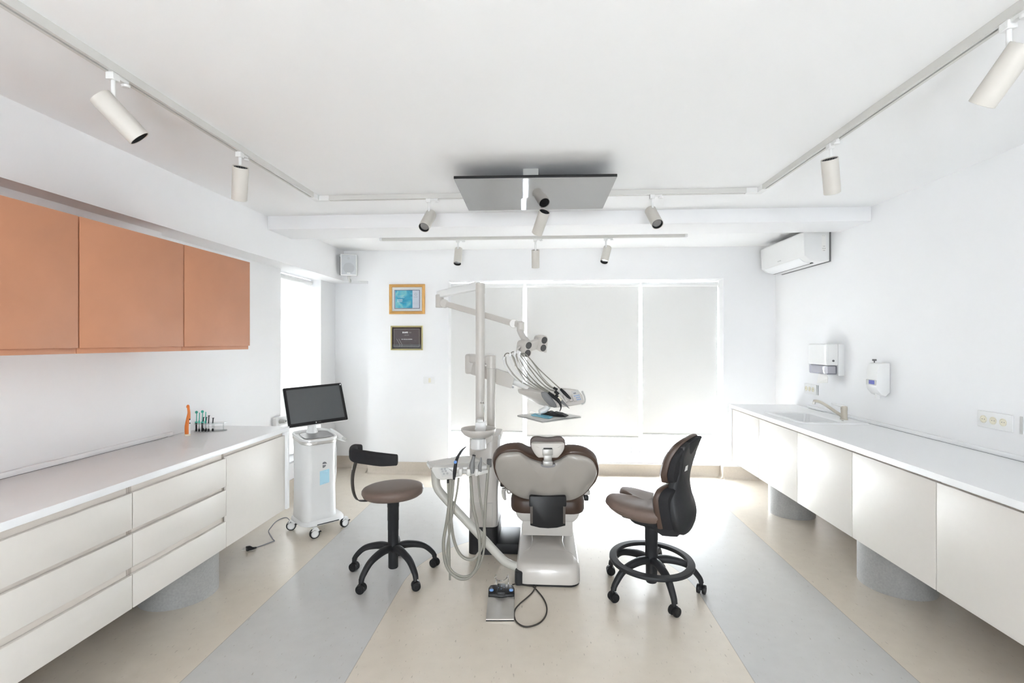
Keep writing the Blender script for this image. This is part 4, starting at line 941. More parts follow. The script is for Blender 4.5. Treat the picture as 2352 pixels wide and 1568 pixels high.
# operating light (own thing)
zt_ = D(1103, 659, 3.56).z
ez = D(1008, 684, 4.15)
t = thing('operating_light', 'cream dental operating light with two lens pods on a folding arm above the instrument console', 'dental lamp', (lx, ly, zt_))
E1 = V((ez.x, ez.y, zt_-.002)); A1 = V((lx, ly, zt_))
d1 = (E1-A1).normalized(); A0 = A1+d1*.03
tube('upper_arm', [A0+V((0,0,.012)), E1+V((0,0,.004))], 1, WHITEP, t, sub=1, sec=rrect(.042,.06,.012,4), up=Z)
ctr = D(1010, 694, 4.12); 
cyl('elbow', (ctr.x-.0, ctr.y, D(1010,706,4.12).z), (ctr.x, ctr.y, E1.z+.0), .034, CREAMP, t, n=32, b=.004)
j1 = D(1021, 697, 4.08); j2 = D(1180, 743, 3.88)
vd = (j2-j1).normalized()
nrm = V((-SN*1.0,CS,0))
cyl('elbow_joint', j1-nrm*.032, j1+nrm*.032, .034, CREAMP, t, n=32, b=.003)
tube('spring_arm', [j1, j2], 1, CREAMP, t, sub=1, sec=rrect(.046,.050,.008,3), up=nrm)
cyl('elbow_joint', j2-nrm*.030, j2+nrm*.030, .034, CREAMP, t, n=32, b=.003)
k0 = D(1196, 745, 3.84)
tube('end_block', [j2, k0+V((.015,0,0))], 1, CREAMP, t, sub=1, sec=rrect(.046,.046,.008,3), up=nrm)
cyl('swivel', D(1196,740,3.84), D(1196,761,3.84), .030, CREAMP, t, n=28, b=.003)
tube('yoke', [D(1195,760,3.83), D(1200,771,3.80), D(1211,787,3.76), D(1224,800,3.73)], [.024,.024,.027,.024], CREAMP, t, 14, 5)
# lamp head: two pods joined by a bridge
hN = V((.62,-.75,-.22)).normalized()   # light direction
hU = (V((.80,.62,0)) - hN*hN.dot(V((.80,.62,0)))).normalized()
hW = hU.cross(hN)
if hW.z < 0: hW = -hW
hc_ = D(1236, 802, 3.70)
for sgn, pc, L in ((-1, D(1213,802,3.66), .115), (1, D(1249,790,3.72), .10)):
    rsolid('lamp_pod', rrect(.075,.125,.034,6), [(0,-L),(.45,-L),(.75,-L*.9),(.93,-L*.6),(1,-.03),(1,-.006),(.95,0),(0,0)], CREAMP, t, (pc, hU, hW, hN))
    for v in (.029,-.029):
        lathe('lamp_lens', [(.026,-.002),(.026,.003),(.0225,.004),(.021,.001),(0,.001)], pc+hW*v, mat('lens_dark',(.10,.10,.10),.2), t, axis=hN, n=28)
    hb = pc-hN*.05+hU*(sgn*.04)
    tube('grip_handle', [hb+hW*.01, hb+hU*(sgn*.018)-hW*.02, hb+hU*(sgn*.02)-hW*(.135 if sgn < 0 else .075)+hN*.01], [.011,.011,.010], CREAMP, t, 10)
m0, m1 = D(1213,802,3.66), D(1249,790,3.72)
tube('lamp_bridge', [m0-hN*.045+hU*.02, m1-hN*.04-hU*.02], 1, CREAMP, t, sub=1, sec=rrect(.075,.045,.015,4), up=hN)
# ------------------------------------------------------------------ doctor's console on its arm
t = thing('instrument_console', 'cream instrument console on a swing arm with whip hoses, handpieces and keypad', 'dental console', (qx, qy, 1.3))
cz0, cz1 = D(1128,846,3.66).z, D(1128,816,3.66).z
cyl('post_cap', (qx,qy,cz0), (qx,qy,cz1), .034, CREAMP, t, n=36, b=.004)
e2 = D(1082, 830, 4.05)
z_a, z_b = D(1082,833,4.0).z, D(1082,813,4.0).z
tube('upper_arm', [V((qx,qy,(z_a+z_b)/2)), V((e2.x,e2.y,(z_a+z_b)/2))], 1, CREAMP, t, sub=1, sec=rrect(.06,z_b-z_a,.012,3), up=Z)
box('elbow', e2.x-.045, e2.x+.045, e2.y-.05, e2.y+.05, D(1082,859,4.0).z, z_b, CREAMP, t, b=.02, seg=3)
a0 = D(1090, 846, 4.0); a1 = D(1160, 868, 3.80); a2 = D(1205, 886, 3.72)
tube('spring_arm', [a0, a1], 1, CREAMP, t, sub=1, sec=rrect(.10,.07,.01,3), up=V((-SN,CS,0)))
P = [D(1139,847,3.74), D(1183,861,3.70), D(1175,892,3.70), D(1139,882,3.74)]
prism('arm_cover', P, V((-SN,CS,0))*.08, CREAMP, t, b=.004)
tube('console_neck', [a1, a2, D(1215,893,3.70)], [.026,.024,.024], WHITEP, t, 12, 3)
lathe('arm_cover_clip', [(.008,0),(.008,.002),(0,.002)], D(1178,889,3.695), INKG, t, axis=(SN,-CS,0), n=8)
# body: sections from back-left to front
def crs(L, d): return [D(1100+x/6.535, 760+y/6.535, d) for x, y in L]
secF = crs([(935,925),(1085,900),(1330,870),(1490,882),(1560,960),(1588,1075),(1555,1100),(1300,1140),(1165,1150),(1060,1110),(985,1040)], 3.52)
secM = crs([(760,895),(930,868),(1180,850),(1370,862),(1440,930),(1470,1010),(1430,1040),(1220,1110),(1020,1135),(900,1100),(800,1010)], 3.62)
secB = crs([(575,872),(760,835),(1000,835),(1200,850),(1260,890),(1290,940),(1250,965),(1050,1010),(820,1050),(680,985),(590,930)], 3.74)
bm = bmesh.new(); RG = [[bm.verts.new(p) for p in S] for S in (secF, secM, secB)]
for A, B in zip(RG, RG[1:]):
    for i in range(11): bm.faces.new([A[i], A[(i+1)%11], B[(i+1)%11], B[i]])
bm.faces.new(RG[0]); bm.faces.new(RG[-1][::-1])
bmesh.ops.recalc_face_normals(bm, faces=bm.faces); bev(bm, .007, 3, 35)
fromBM('console_body', bm, CREAMP, t)
ec = crs([(930,925),(985,912),(1040,925),(1085,975),(1120,1040),(1165,1105),(1170,1145),(1130,1152),(1060,1120),(985,1045),(945,985)], 3.512)
prism('end_cap', ec, V((-SN,CS,0))*.02, GREYP, t, b=.004)
kp = crs([(1390,905),(1490,882),(1548,1040),(1450,1055)], 3.512)
prism('keypad', kp, V((-SN,CS,0))*.012, LGREY, t, b=.002)
def kq(u, v): # bilinear on keypad (u right, v down)
    a, b_, c, d_ = kp; return (a*(1-u)+b_*u)*(1-v)+(d_*(1-u)+c*u)*v
q = [kq(.14,.17), kq(.52,.17), kq(.54,.30), kq(.16,.30)]; prism('keypad_display', q, V((SN,-CS,0))*.002, INKG, t)
bm = bmesh.new()
for i in range(4):
    for j in range(3): 
        add_lathe(bm, [(.0035,0),(.0035,.0025),(0,.0025)], kq(.15+.22*i,.48+.19*j), (SN,-CS,0), 8)
fromBM('keypad_keys', bm, BLUE, t)
tube('end_handle', [D(1337,898,3.52), D(1343,912,3.52), D(1343,924,3.52), D(1336,928,3.52)], .006, LGREY, t, 8)
# holder saddles along the front
for i, x in enumerate((1110,1180,1250,1320,1380)):
    p0 = D(1100+x/6.535, 760+(905-i*3)/6.535, 3.54); p1 = D(1100+(x+70)/6.535, 760+(1075-i*6)/6.535, 3.50)
    tube('handpiece_rest', [p0, p1], 1, CREAMP, t, sub=1, sec=rrect(.013,.022,.005,2), up=V((1,0,0)))
# whips
def cq(x, y, d): return D(1100+x/6.535, 760+y/6.535, d)
for i, (bx_, by_, tx_, ty_, mx2, my2) in enumerate(((650,770,375,425,430,590),(715,762,470,375,520,560),(775,757,540,345,600,560),(830,762,585,330,650,560),(885,750,610,345,720,560))):
    dd = 3.68-.02*i
    tube('hose_whip', [cq(bx_,by_,dd), cq((bx_+mx2)/2+5,(by_+my2)/2+25,dd), cq(mx2,my2,dd-.01), cq(tx_+5,ty_+60,dd-.02), cq(tx_,ty_,dd-.02)], [.0055,.0045,.0042,.0042,.006], WHITEP, t, 8)
    cyl('whip_eyelet', cq(tx_-10,ty_+12,dd-.02), cq(tx_+8,ty_-40,dd-.02), .0095, WHITEP, t, n=14, b=.002)
    cyl('whip_socket', cq(bx_+4,by_+14,dd), cq(bx_-8,by_-18,dd), .0085, WHITEP, t, n=14, b=.002)
hz = [  # loop over the top then down to the handpiece
 [(375,400,3.68),(400,345,3.67),(450,335,3.66),(520,395,3.65),(590,560,3.63),(700,680,3.6),(830,800,3.57),(960,880,3.54),(1060,925,3.51)],
 [(470,360,3.66),(500,315,3.65),(560,330,3.64),(640,470,3.62),(740,640,3.6),(880,790,3.57),(1020,890,3.53),(1140,965,3.50)],
 [(540,335,3.64),(580,318,3.63),(640,390,3.62),(760,560,3.6),(900,740,3.57),(1040,860,3.54),(1150,905,3.51)],
 [(585,330,3.62),(640,345,3.61),(740,480,3.6),(860,620,3.58),(1000,780,3.55),(1080,840,3.53),(1130,855,3.51)],
 [(610,345,3.6),(690,340,3.59),(780,430,3.58),(900,570,3.57),(1060,720,3.55),(1180,830,3.53),(1228,872,3.51)]]
for L in hz: tube('instrument_hose', [cq(*p) for p in L], .0042, HOSE, t, 8)
for L in ([(650,770,3.68),(800,850,3.64),(960,900,3.58)], [(715,762,3.66),(880,860,3.62),(1040,915,3.56)], [(400,385,3.67),(420,500,3.66),(520,650,3.65),(645,770,3.67)], [(500,380,3.65),(560,520,3.64),(640,660,3.64),(715,765,3.65)], [(555,360,3.63),(650,560,3.62),(775,757,3.63)],
          [(775,757,3.64),(940,850,3.6),(1110,925,3.53)], [(780,430,3.58),(870,560,3.58),(940,680,3.57),(1060,810,3.55),(1110,850,3.53)]):
    tube('instrument_hose', [cq(*p) for p in L], .0045, HOSEL, t, 8)
def hand(name, L, R_, m, lab=None):
    tube(name, [cq(*p) for p in L], R_, m, t, 12, 5, label=lab)
hand('handpiece', [(1045,920,3.50),(1120,985,3.49),(1190,1040,3.48),(1222,1100,3.47),(1232,1150,3.47),(1215,1205,3.46)], [.008,.013,.014,.008,.0045,.002], BLACK, 'black curved handpiece')
hand('handpiece', [(1140,960,3.50),(1190,1000,3.49),(1235,1050,3.48)], [.011,.012,.011], BEIGEH, 'cream handpiece with dark tip')
hand('handpiece_tip', [(1235,1050,3.48),(1290,1100,3.47),(1358,1160,3.46)], [.011,.007,.002], GREYP)
hand('handpiece_collar', [(1145,968,3.495),(1185,1000,3.485)], [.0125,.0125], BLACK)
hand('handpiece', [(1140,905,3.51),(1200,950,3.50)], [.011,.009], BLACK, 'black collar of a pale handpiece')
hand('handpiece', [(1200,950,3.50),(1250,1010,3.49),(1300,1078,3.48)], [.008,.008,.006], CREAMP)
hand('handpiece', [(1122,852,3.515),(1178,880,3.505)], [.010,.008], BLACK)
hand('handpiece', [(1225,870,3.51),(1280,925,3.50),(1340,985,3.49),(1380,1018,3.48)], [.009,.012,.010,.004], BLACK, 'long black handpiece beside the keypad')
# tray
tube('tray_arm', [cq(1040,1125,3.60), cq(990,1180,3.60), cq(910,1215,3.58)], [.022,.022,.016], WHITEP, t, 12, 4)
tz = D(1246,968,3.39).z
TT = [atZ(1188,954,tz), atZ(1246,968.5,tz), atZ(1335,957,tz), atZ(1272,945.5,tz)]
prism('instrument_tray', TT, V((0,0,-.008)), LGREY, t, b=.003)
cp = atZ(1262,949,tz); box('tray_post', cp.x-.02, cp.x+.02, cp.y-.02, cp.y+.02, tz-.007, tz+.0, LGREY, t, b=0)
# tray liner and things on it
bm = bmesh.new(); n = 10
cen_ = sum(TT, V())/4
G = [[None]*(n+1) for _ in range(n+1)]
for i in range(n+1):
    for j in range(n+1):
        u, v = i/n, j/n; p = (TT[0]*(1-u)+TT[1]*u)*(1-v)+(TT[3]*(1-u)+TT[2]*u)*v
        p = cen_+(p-cen_)*1.03; p.z = tz+.0015+random.uniform(0,.0018)+(.004*random.random() if (i in (0,n) or j in (0,n)) else 0)
        G[i][j] = bm.verts.new(p)
for i in range(n):
    for j in range(n): bm.faces.new([G[i][j], G[i+1][j], G[i+1][j+1], G[i][j+1]])
tag(fromBM('tray_liner', bm, PAPER), 'white crumpled paper liner spread over the instrument tray', 'paper liner')
def tcrop(x, y): return atZ(1100+x/6.535, 760+y/6.535, tz+.006)
# pair of black gloves: a crumpled heap
bm = bmesh.new(); hp_ = [tcrop(x, y) for x, y in ((905,1245),(960,1232),(1010,1225),(1100,1240),(1190,1232),(1260,1262),(1340,1275),(1290,1292),(1200,1285),(1120,1278),(1030,1262),(960,1255))]
c0 = sum(hp_, V())/len(hp_); 
for lvl in range(5):
    pass
RG = []
for sc_k, h in ((1,0),(1.0,.006),(.85,.014),(.6,.019),(.3,.022)):
    RG.append([bm.verts.new(c0+(p-c0)*sc_k*random.uniform(.93,1.06)+V((0,0,h*random.uniform(.6,1.25)))) for p in hp_])
for A, B in zip(RG, RG[1:]):
    for i in range(len(A)): bm.faces.new([A[i], A[(i+1)%len(A)], B[(i+1)%len(A)], B[i]])
bm.faces.new(RG[0]); bm.faces.new(RG[-1])
o = fromBM('black_gloves', bm, mat('black_nitrile',(.012,.012,.013),.55), smooth=False); tag(o, 'heap of crumpled black gloves on the instrument tray', 'gloves')
for z_ in (tz+.003,): pass
th = thing('face_mask', 'light blue folded face mask with ear loops on the instrument tray', 'face mask', tuple(tcrop(940,1270)))
MB_ = mat('mask_blue', (.22,.52,.66), .7, var=.1, scale=60)
L = [tcrop(x, y) for x, y in ((780,1262),(850,1240),(920,1252),(1010,1272),(1110,1290),(1060,1315),(960,1300),(880,1280),(800,1272))]
prism('mask_body', [p+V((0,0,-.002)) for p in L], V((0,0,.007)), MB_, th, b=.002)
for k in range(3):
    a, b_ = tcrop(830+10*k,1250+7*k), tcrop(1085-18*k,1292+7*k); tube('mask_pleat', [a+V((0,0,.0045)), (a+b_)/2+V((0,0,.0075)), b_+V((0,0,.0045))], .002, MB_, th, 6, 3)
tube('ear_loop', [tcrop(800,1262)+V((0,0,.003)), tcrop(755,1240)+V((0,0,.004)), tcrop(765,1212)+V((0,0,.005)), tcrop(800,1208)+V((0,0,.006)), tcrop(860,1225)+V((0,0,.005))], .0022, PAPER, th, 6)
tube('mask_wire', [tcrop(850,1252)+V((0,0,.006)), tcrop(870,1262)+V((0,0,.008)), tcrop(930,1275)+V((0,0,.007))], .002, CHROME, th, 6)
CONW = mat('console_white', (.62,.61,.58), .32, coat=.15, var=.01)
# ------------------------------------------------------------------ assistant's console on the chair's side arm
AY = 3.0
t = thing('assistant_console', 'white assistant instrument tray on a bent tube arm with grey hoses hanging in loops', 'dental console', (-.2, 3.05, .05))
def aq(px, py, d=3.03): return D(px, py, d)
tube('support_arm', [aq(1000,1078,3.10), aq(1000.5,1098,3.10), aq(1004,1118,3.10), aq(1017,1137,3.10), aq(1060,1184,3.10), aq(1110,1237,3.10), aq(1147,1277,3.10), aq(1164,1292,3.10), aq(1186,1301,3.10)], .0262, mat('arm_tube',(.52,.51,.46),.25,coat=.4), t, 18, 5)
zt2 = .735
def ac(x, y, z=zt2): return atZ(960+x/7.125, 980+y/7.125, z)
tp = [ac(x, y) for x, y in ((140,575),(560,505),(880,462),(1050,535),(1140,640),(1150,700),(1000,735),(640,700),(330,655),(240,640))]
tp2 = [p for p in tp]
z_lo = .66
prism('tray_body', [V((p.x,p.y,zt2-.022)) for p in tp], V((0,0,.022)), CONW, t, b=.007, seg=3)
sur = [ac(x, y, zt2+.003) for x, y in ((200,560),(600,492),(870,468),(980,530),(1010,560),(330,640),(270,625))]
prism('tray_recess', sur, V((0,0,-.004)), mat('tray_grey_white',(.70,.69,.66),.3), t, b=.001)
# front face with holder forks
fd = 2.90
ff = [(215,700),(240,655),(330,660),(700,660),(1000,640),(1130,640),(1155,700),(1140,740),(1060,720),(1000,745),(960,750),(930,735),(870,800),(850,800),(790,790),(760,730),(730,720),(720,815),(640,825),(580,850),(380,875),(300,840)]
prism('front_panel', [D(960+x/7.125, 980+y/7.125, fd+.03*(x/1150)) for x, y in ff], V((-SN,CS,0))*.05, CONW, t, b=.005)
kpp = [D(960+x/7.125, 980+y/7.125, fd-.001) for x, y in ((330,680),(480,672),(560,735),(590,765),(590,790),(395,820))]
prism('button_panel', kpp, V((-SN,CS,0))*.004, LGREY, t, b=.001)
bm = bmesh.new()
for x, y in ((390,692),(440,686),(405,728),(455,722),(425,768),(480,762)):
    p = D(960+x/7.125, 980+y/7.125, fd-.002); r = .0068
    q = [bm.verts.new(p+V((a*CS, a*SN, b_))) for a, b_ in rrect(.0125,.0115,.003,2)]; q2 = [bm.verts.new(v.co+V((SN,-CS,0))*.001) for v in q]
    bm.faces.new(q); bm.faces.new(q2[::-1])
    for i in range(len(q)): bm.faces.new([q[i], q[(i+1)%len(q)], q2[(i+1)%len(q)], q2[i]])
fromBM('panel_buttons', bm, mat('button_outline',(.36,.36,.36),.5), t)
for x, w in ((700,40),(830,42),(960,36)):
    c_ = D(960+x/7.125, 980+735/7.125, fd-.012)
    rsolid('holder_fork', rrect(w/7.125*2.9/1150*1.6, .045, .008), [(.8,-.02),(1,-.014),(1,.012),(.85,.02)], CONW, t, (c_, bU, V((-SN,CS,0)), Z), resample=0)
prism('side_lug', [D(960+x/7.125, 980+y/7.125, 3.05) for x, y in ((135,590),(215,640),(200,700),(150,640))], V((-SN,CS,0))*.06, LGREY, t, b=.003)
def ap(x, y, d=2.88): return D(960+x/7.125, 980+y/7.125, d)
tube('suction_handle', [ap(590,860), ap(598,760), ap(612,640), ap(640,520), ap(700,410), ap(760,345), ap(790,325)], [.007,.010,.0095,.0085,.006,.0035,.0015], BLACK, t, 12, 5, label='black curved syringe standing in the first holder')
lathe('blue_button', [(.009,0),(.009,.003),(0,.004)], ap(612,575,2.871), BLUE, t, axis=(SN,-CS,0), n=16)
tube('suction_handle', [ap(895,760), ap(885,650), ap(900,540), ap(918,465)], [.010,.017,.0105,.0085], GREYP, t, 12, 4, label='grey wide suction handle')
tube('handle_mouth', [ap(916,474), ap(919,460)], .0098, BLACK, t, 12, 1)
tube('suction_handle', [ap(1020,740), ap(1012,650), ap(1032,560), ap(1030,500)], [.007,.012,.006,.004], GREYP, t, 12, 4, label='grey narrow suction handle')
cyl('hose_ferrule', ap(490,860,2.92), ap(490,918,2.92), .0065, BLACK, t)
def fq(x, y, d=2.95): return D(960+x/3.137, 960+y/3.137, d)
HS = [([(215,465),(218,560),(222,760),(228,1000),(230,1165)], .0058),
      ([(236,440),(232,540),(222,640),(205,760),(185,880),(188,980),(205,1060),(240,1115),(300,1155),(360,1150),(410,1100),(438,1020),(445,900),(425,760),(395,620),(378,420)], .0095),
      ([(256,440),(246,560),(236,640),(240,740),(255,860),(290,960),(340,1010),(395,1015),(432,980),(470,900),(480,740),(490,560),(508,340)], .0088),
      ([(293,430),(280,540),(250,680),(228,820),(210,940),(222,1060),(270,1120),(340,1140),(410,1110),(455,1030),(478,930),(482,800),(465,680),(445,560),(432,410)], .0062)]
for L, r in HS: tube('suction_hose', [fq(x, y, 2.92+.0*i) for i, (x, y) in enumerate(L)], r, HOSE, t, 10, 5)
# ------------------------------------------------------------------ foot control
t = thing('foot_control', 'steel and black foot pedal with blue buttons on the floor before the dental chair', 'foot pedal', (-.23, 2.78, 0))
g = lambda px, py, z=0.0: atZ(px, py, z)
q = [g(1116,1421,.012), g(1180.5,1421,.012), g(1181,1370,.03), g(1121,1370,.03)]
bm = bmesh.new(); n = 12
rows = []
for j in range(n+1):
    v = j/n; a = q[0]*(1-v)+q[3]*v; b_ = q[1]*(1-v)+q[2]*v
    rows.append([bm.verts.new(a*(1-i/n)+b_*(i/n)+V((0,0,-.006*math.exp(-((i/n-.5)/.2)**2)*min(1,v*2)))) for i in range(n+1)])
for A, B in zip(rows, rows[1:]):
    for i in range(n): bm.faces.new([A[i], A[i+1], B[i+1], B[i]])
rim = [r_[0] for r_ in rows]+rows[-1][1:]+[r_[-1] for r_ in rows[-2::-1]]+rows[0][-2:0:-1]
low = [bm.verts.new((v_.co.x, v_.co.y, .006)) for v_ in rim]
for i in range(len(rim)): bm.faces.new([rim[i], rim[(i+1)%len(rim)], low[(i+1)%len(rim)], low[i]])
fromBM('steel_plate', bm, STEEL, t)
P = [V((p.x,p.y,0)) for p in q]; prism('rubber_foot', P, V((0,0,.0055)), BLACK, t)
zb2 = .042
P = [g(1121.5,1364,zb2), g(1181.5,1364,zb2), g(1181.8,1350,zb2), g(1178,1343,zb2), g(1168,1341.5,zb2), g(1135,1341.5,zb2), g(1126,1343,zb2), g(1121.8,1349,zb2)]
prism('control_housing', P, V((0,0,-.036)), BLACK, t, b=.006, seg=3)
P = [g(1141.5,1360,.052), g(1160.5,1360,.052), g(1160.8,1339,.052), g(1143,1339,.052)]
prism('rocker_pad', P, V((0,0,-.02)), CHAR, t, b=.003)
for px in (1129, 1174):
    lathe('blue_button', [(.0125,0),(.0125,.004),(.010,.0065),(0,.0075)], g(px,1355.5,zb2), mat('pedal_blue',(.20,.38,.72),.35), t, n=28)
cR = g(1151.5,1349,.0526); PB = mat('pale_blue_mark',(.35,.48,.70),.5)
for k in range(4):
    a = k*PI/2+.05; d = V((math.cos(a),math.sin(a),0)); e_ = V((-d.y,d.x,0)); c = cR+d*.0155
    prism('direction_arrow', [c+d*.004, c-d*.001+e_*.004, c-d*.001-e_*.004], V((0,0,.0006)), PB, t)
text('pedal_symbol', '<<', g(1129,1348,zb2+.001), (1,0,0), (0,1,0), .012, LGREY, t); text('pedal_symbol', '>>', g(1173.5,1348,zb2+.001), (1,0,0), (0,1,0), .012, LGREY, t)
hy = g(1150,1343,.05).y
HL = [D(1140.5,1343,2.96), D(1140,1335,2.965), D(1139.5,1322,2.97), D(1138.5,1319.5,2.985), D(1137.3,1322,3.0), D(1137,1326,3.0), D(1140,1330,2.99), D(1145,1333,2.975), D(1151,1333.5,2.965), D(1158,1332,2.97), D(1163,1328,2.985), D(1164.5,1324,3.0), D(1165.5,1320.5,2.985), D(1167,1322,2.97), D(1167.5,1335,2.965), D(1167.5,1343,2.96)]
tube('wire_handle', HL, .0028, CHROME, t, 8, 5)
CL = [(1178,1342),(1186,1340.5),(1195,1342),(1215,1345),(1224,1346.5),(1234,1356),(1246,1371),(1254,1387),(1256,1402),(1252,1416),(1242,1428),(1226,1436),(1208,1439),(1194,1434),(1184,1424),(1181,1411),(1184,1398),(1194,1386),(1208,1374),(1221,1362),(1229,1350),(1231,1344.5)]
cz_ = [.03,.012,.0045]+[.0045]*17+[.010,.018]
tube('control_cable', [g(x, y, z) for (x, y), z in zip(CL, cz_)], .0042, mat('brown_black_cable',(.045,.038,.032),.5), t, 8, 5)
# ------------------------------------------------------------------ scanner cart
Cc = V((-1.79, 3.83, 0)); nF = V((.72,-.69,0)).normalized(); sF = V((.69,.72,0)).normalized()
def cp_(u, n, z): return Cc+sF*u+nF*n+Z*z
CARTW = mat('cart_white', (.80,.80,.79), .28, coat=.3, var=.008)
t = thing('scanner_cart', 'white dental scanner cart on four casters with a tilted dark monitor, beside the left worktop', 'scanner cart', tuple(Cc))
bm = bmesh.new(); RG = []
def sect(z, w, d, r, off=0.0, tiltk=0.0):
    return [bm.verts.new(cp_(a, b_+off, z-tiltk*(b_+off))) for a, b_ in rrect(w, d, r, 7)]
for z, w, d, r, off, tk in ((.115,.26,.27,.06,0,0),(.13,.272,.285,.07,0,0),(.16,.268,.280,.07,0,0),(.40,.262,.272,.07,.0,0),(.66,.266,.280,.07,.0,.02),(.70,.270,.286,.07,.0,.06),(.725,.272,.290,.07,.0,.09)):
    RG.append(sect(z, w, d, r, off, tk))
for A, B in zip(RG, RG[1:]):
    for i in range(len(A)): bm.faces.new([A[i], A[(i+1)%len(A)], B[(i+1)%len(A)], B[i]])
bm.faces.new(RG[0]); bm.faces.new(RG[-1])
fromBM('cart_body', bm, CARTW, t)
TK = .12
def tb(u, v, n): return u, v, n-TK*v
frt = (Cc+Z*.735, sF, nF, Z)
rsolid('base_platform', [(x, y) for x, y in rrect(.34,.34,.09,6)], [(0,.075),(.9,.075),(1,.085),(1,.10),(.93,.118),(.8,.128),(0,.128)], CARTW, t, (Cc+V((.01,.03,0)), sF, nF, Z))
rsolid('chrome_band', rrect(.282,.300,.078,7), [(.98,-.022),(1,-.018),(1,-.002),(.98,.002)], STEEL, t, frt, tb)
rsolid('top_rim', rrect(.285,.305,.08,7), [(.97,.0),(1,.003),(1.0,.014),(.985,.020),(.90,.021),(.86,.014),(.84,.004),(0,.002)], CARTW, t, frt, tb)
rsolid('steel_tray', rrect(.225,.19,.05,7), [(1,.015),(.98,.0165),(.92,.010),(.85,.008),(0,.008)], mat('dark_steel',(.34,.335,.33),.3,1.0), t, (Cc+Z*.7375+nF*.035, sF, nF, Z), tb)
lathe('neck', [(.055,0),(.045,.02),(.032,.05),(.030,.10)], Cc-nF*.06+Z*.745, WHITEP, t, axis=(.0,.0,1), n=28)
M4 = [D(644,892,3.88), D(783.5,880,4.12), D(799,962,4.03), D(668,982.6,3.77)]
mu = ((M4[1]-M4[0])+(M4[2]-M4[3])).normalized(); mc = sum(M4, V())/4
mv = ((M4[0]-M4[3])+(M4[1]-M4[2])).normalized(); mn = mu.cross(mv).normalized()
mW, mH = ((M4[1]-M4[0]).length+(M4[2]-M4[3]).length)/2, ((M4[0]-M4[3]).length+(M4[1]-M4[2]).length)/2
mv = mn.cross(mu)
fm = (mc, mu, mv, mn)
rsolid('monitor_housing', rrect(mW*1.012, mH*1.015, .010, 3), [(0,-.045),(.6,-.044),(.85,-.03),(1,-.014),(1,-.002),(0,-.002)], WHITEP, t, fm)
rsolid('monitor_bezel', rrect(mW, mH, .008, 3), [(1,-.002),(1,.001),(.995,.002),(0,.002)], BLACK, t, fm)
rsolid('monitor_screen', [(x, y+.003) for x, y in rrect(mW*.905, mH*.86, .001, 1)], [(1,.0021),(1,.0026),(0,.0026)], mat('grey_screen',(.105,.112,.118),.2,spec=.6), t, fm)
lathe('power_light', [(.006,0),(.006,.001),(0,.001)], mc+mu*(mW*.478)+mv*(mH*.455)+mn*.002, WHITEP, t, axis=mn, n=16)
text('monitor_mark', 's', mc+mu*(-.02)-mv*(mH*.455)+mn*.0024, mu, mv, .018, LGREY, t, .001); text('monitor_lettering', '—', mc+mu*(.005)-mv*(mH*.452)+mn*.0024, mu, mv, .02, GREYP, t)
tube('monitor_stem', [Cc-nF*.06+Z*.83, mc-mv*(mH*.30)-mn*.035], .028, WHITEP, t, 16, 1)
# logo: two dark petals, and the pale blue sticker
fz = lambda u, z, n=.0015: cp_(u, .1375+n, z)
def petal(pts, m): return prism('logo_half', [fz(u+.022, z+.535) for u, z in pts], nF*.0012, m, t)
petal([(-.016,.013),(-.010,.021),(.002,.022),(.012,.016),(.018,.003),(.008,.006),(-.004,.006),(-.016,.006)], INKG)
petal([(-.015,-.002),(.010,-.002),(.010,-.008),(.004,-.018),(-.006,-.023),(-.015,-.023)], INKG)
prism('sticker', [fz(.004+a, .485+b_, .001) for a, b_ in ((-.018,.004),(.055,.012),(.055,-.092),(-.018,-.102))], nF*.001, PALEBL, t, label='pale blue rectangular sticker')
for z in (.478, .472, .395): tube('sticker_line', [fz(.008, z, .0023), fz(.045, z+.003, .0023)], .0012, mat('sticker_ink',(.30,.50,.62),.5), t, 4, 1)
for p, az in (((-1.715,3.667),.5), ((-1.972,3.815),.15), ((-1.583,3.91),.75), ((-1.84,4.06),.3)):
    c = V((p[0], p[1], .037)); ax = V((math.cos(az-1.35), math.sin(az-1.35), 0)); r = .037
    w = lathe('caster', [(r*.62,-.012),(r*.9,-.0125),(r,-.008),(r,.008),(r*.9,.0125),(r*.62,.012),(r*.62,-.012)], c, BLACK, t, axis=ax, n=36)
    lathe('wheel_disc', [(0,-.0125),(r*.62,-.0115),(r*.74,-.0135),(r*.74,.0135),(r*.62,.0115),(0,.0125)], c, WHITEP, w, axis=ax, n=32)
    fw = V((-ax.y, ax.x, 0))
    prism('fork', [c+fw*a+Z*b_-ax*.015 for a, b_ in ((-.03,.02),(-.005,.044),(.02,.044),(.034,.018),(.02,.012),(.0,.030))], ax*.03, WHITEP, w, b=.003)
    prism('brake_tab', [c+fw*a+Z*b_-ax*.008 for a, b_ in ((.030,.012),(.05,.010),(.048,.004),(.03,.002))], ax*.016, BLACK, w, b=.002)
box('cable_strip', -.07,.10,.150,.172,.088,.094, BLACK, t, b=0, M=Matrix(((sF.x,nF.x,0,Cc.x+.01),(sF.y,nF.y,0,Cc.y+.03),(0,0,1,0),(0,0,0,1))))
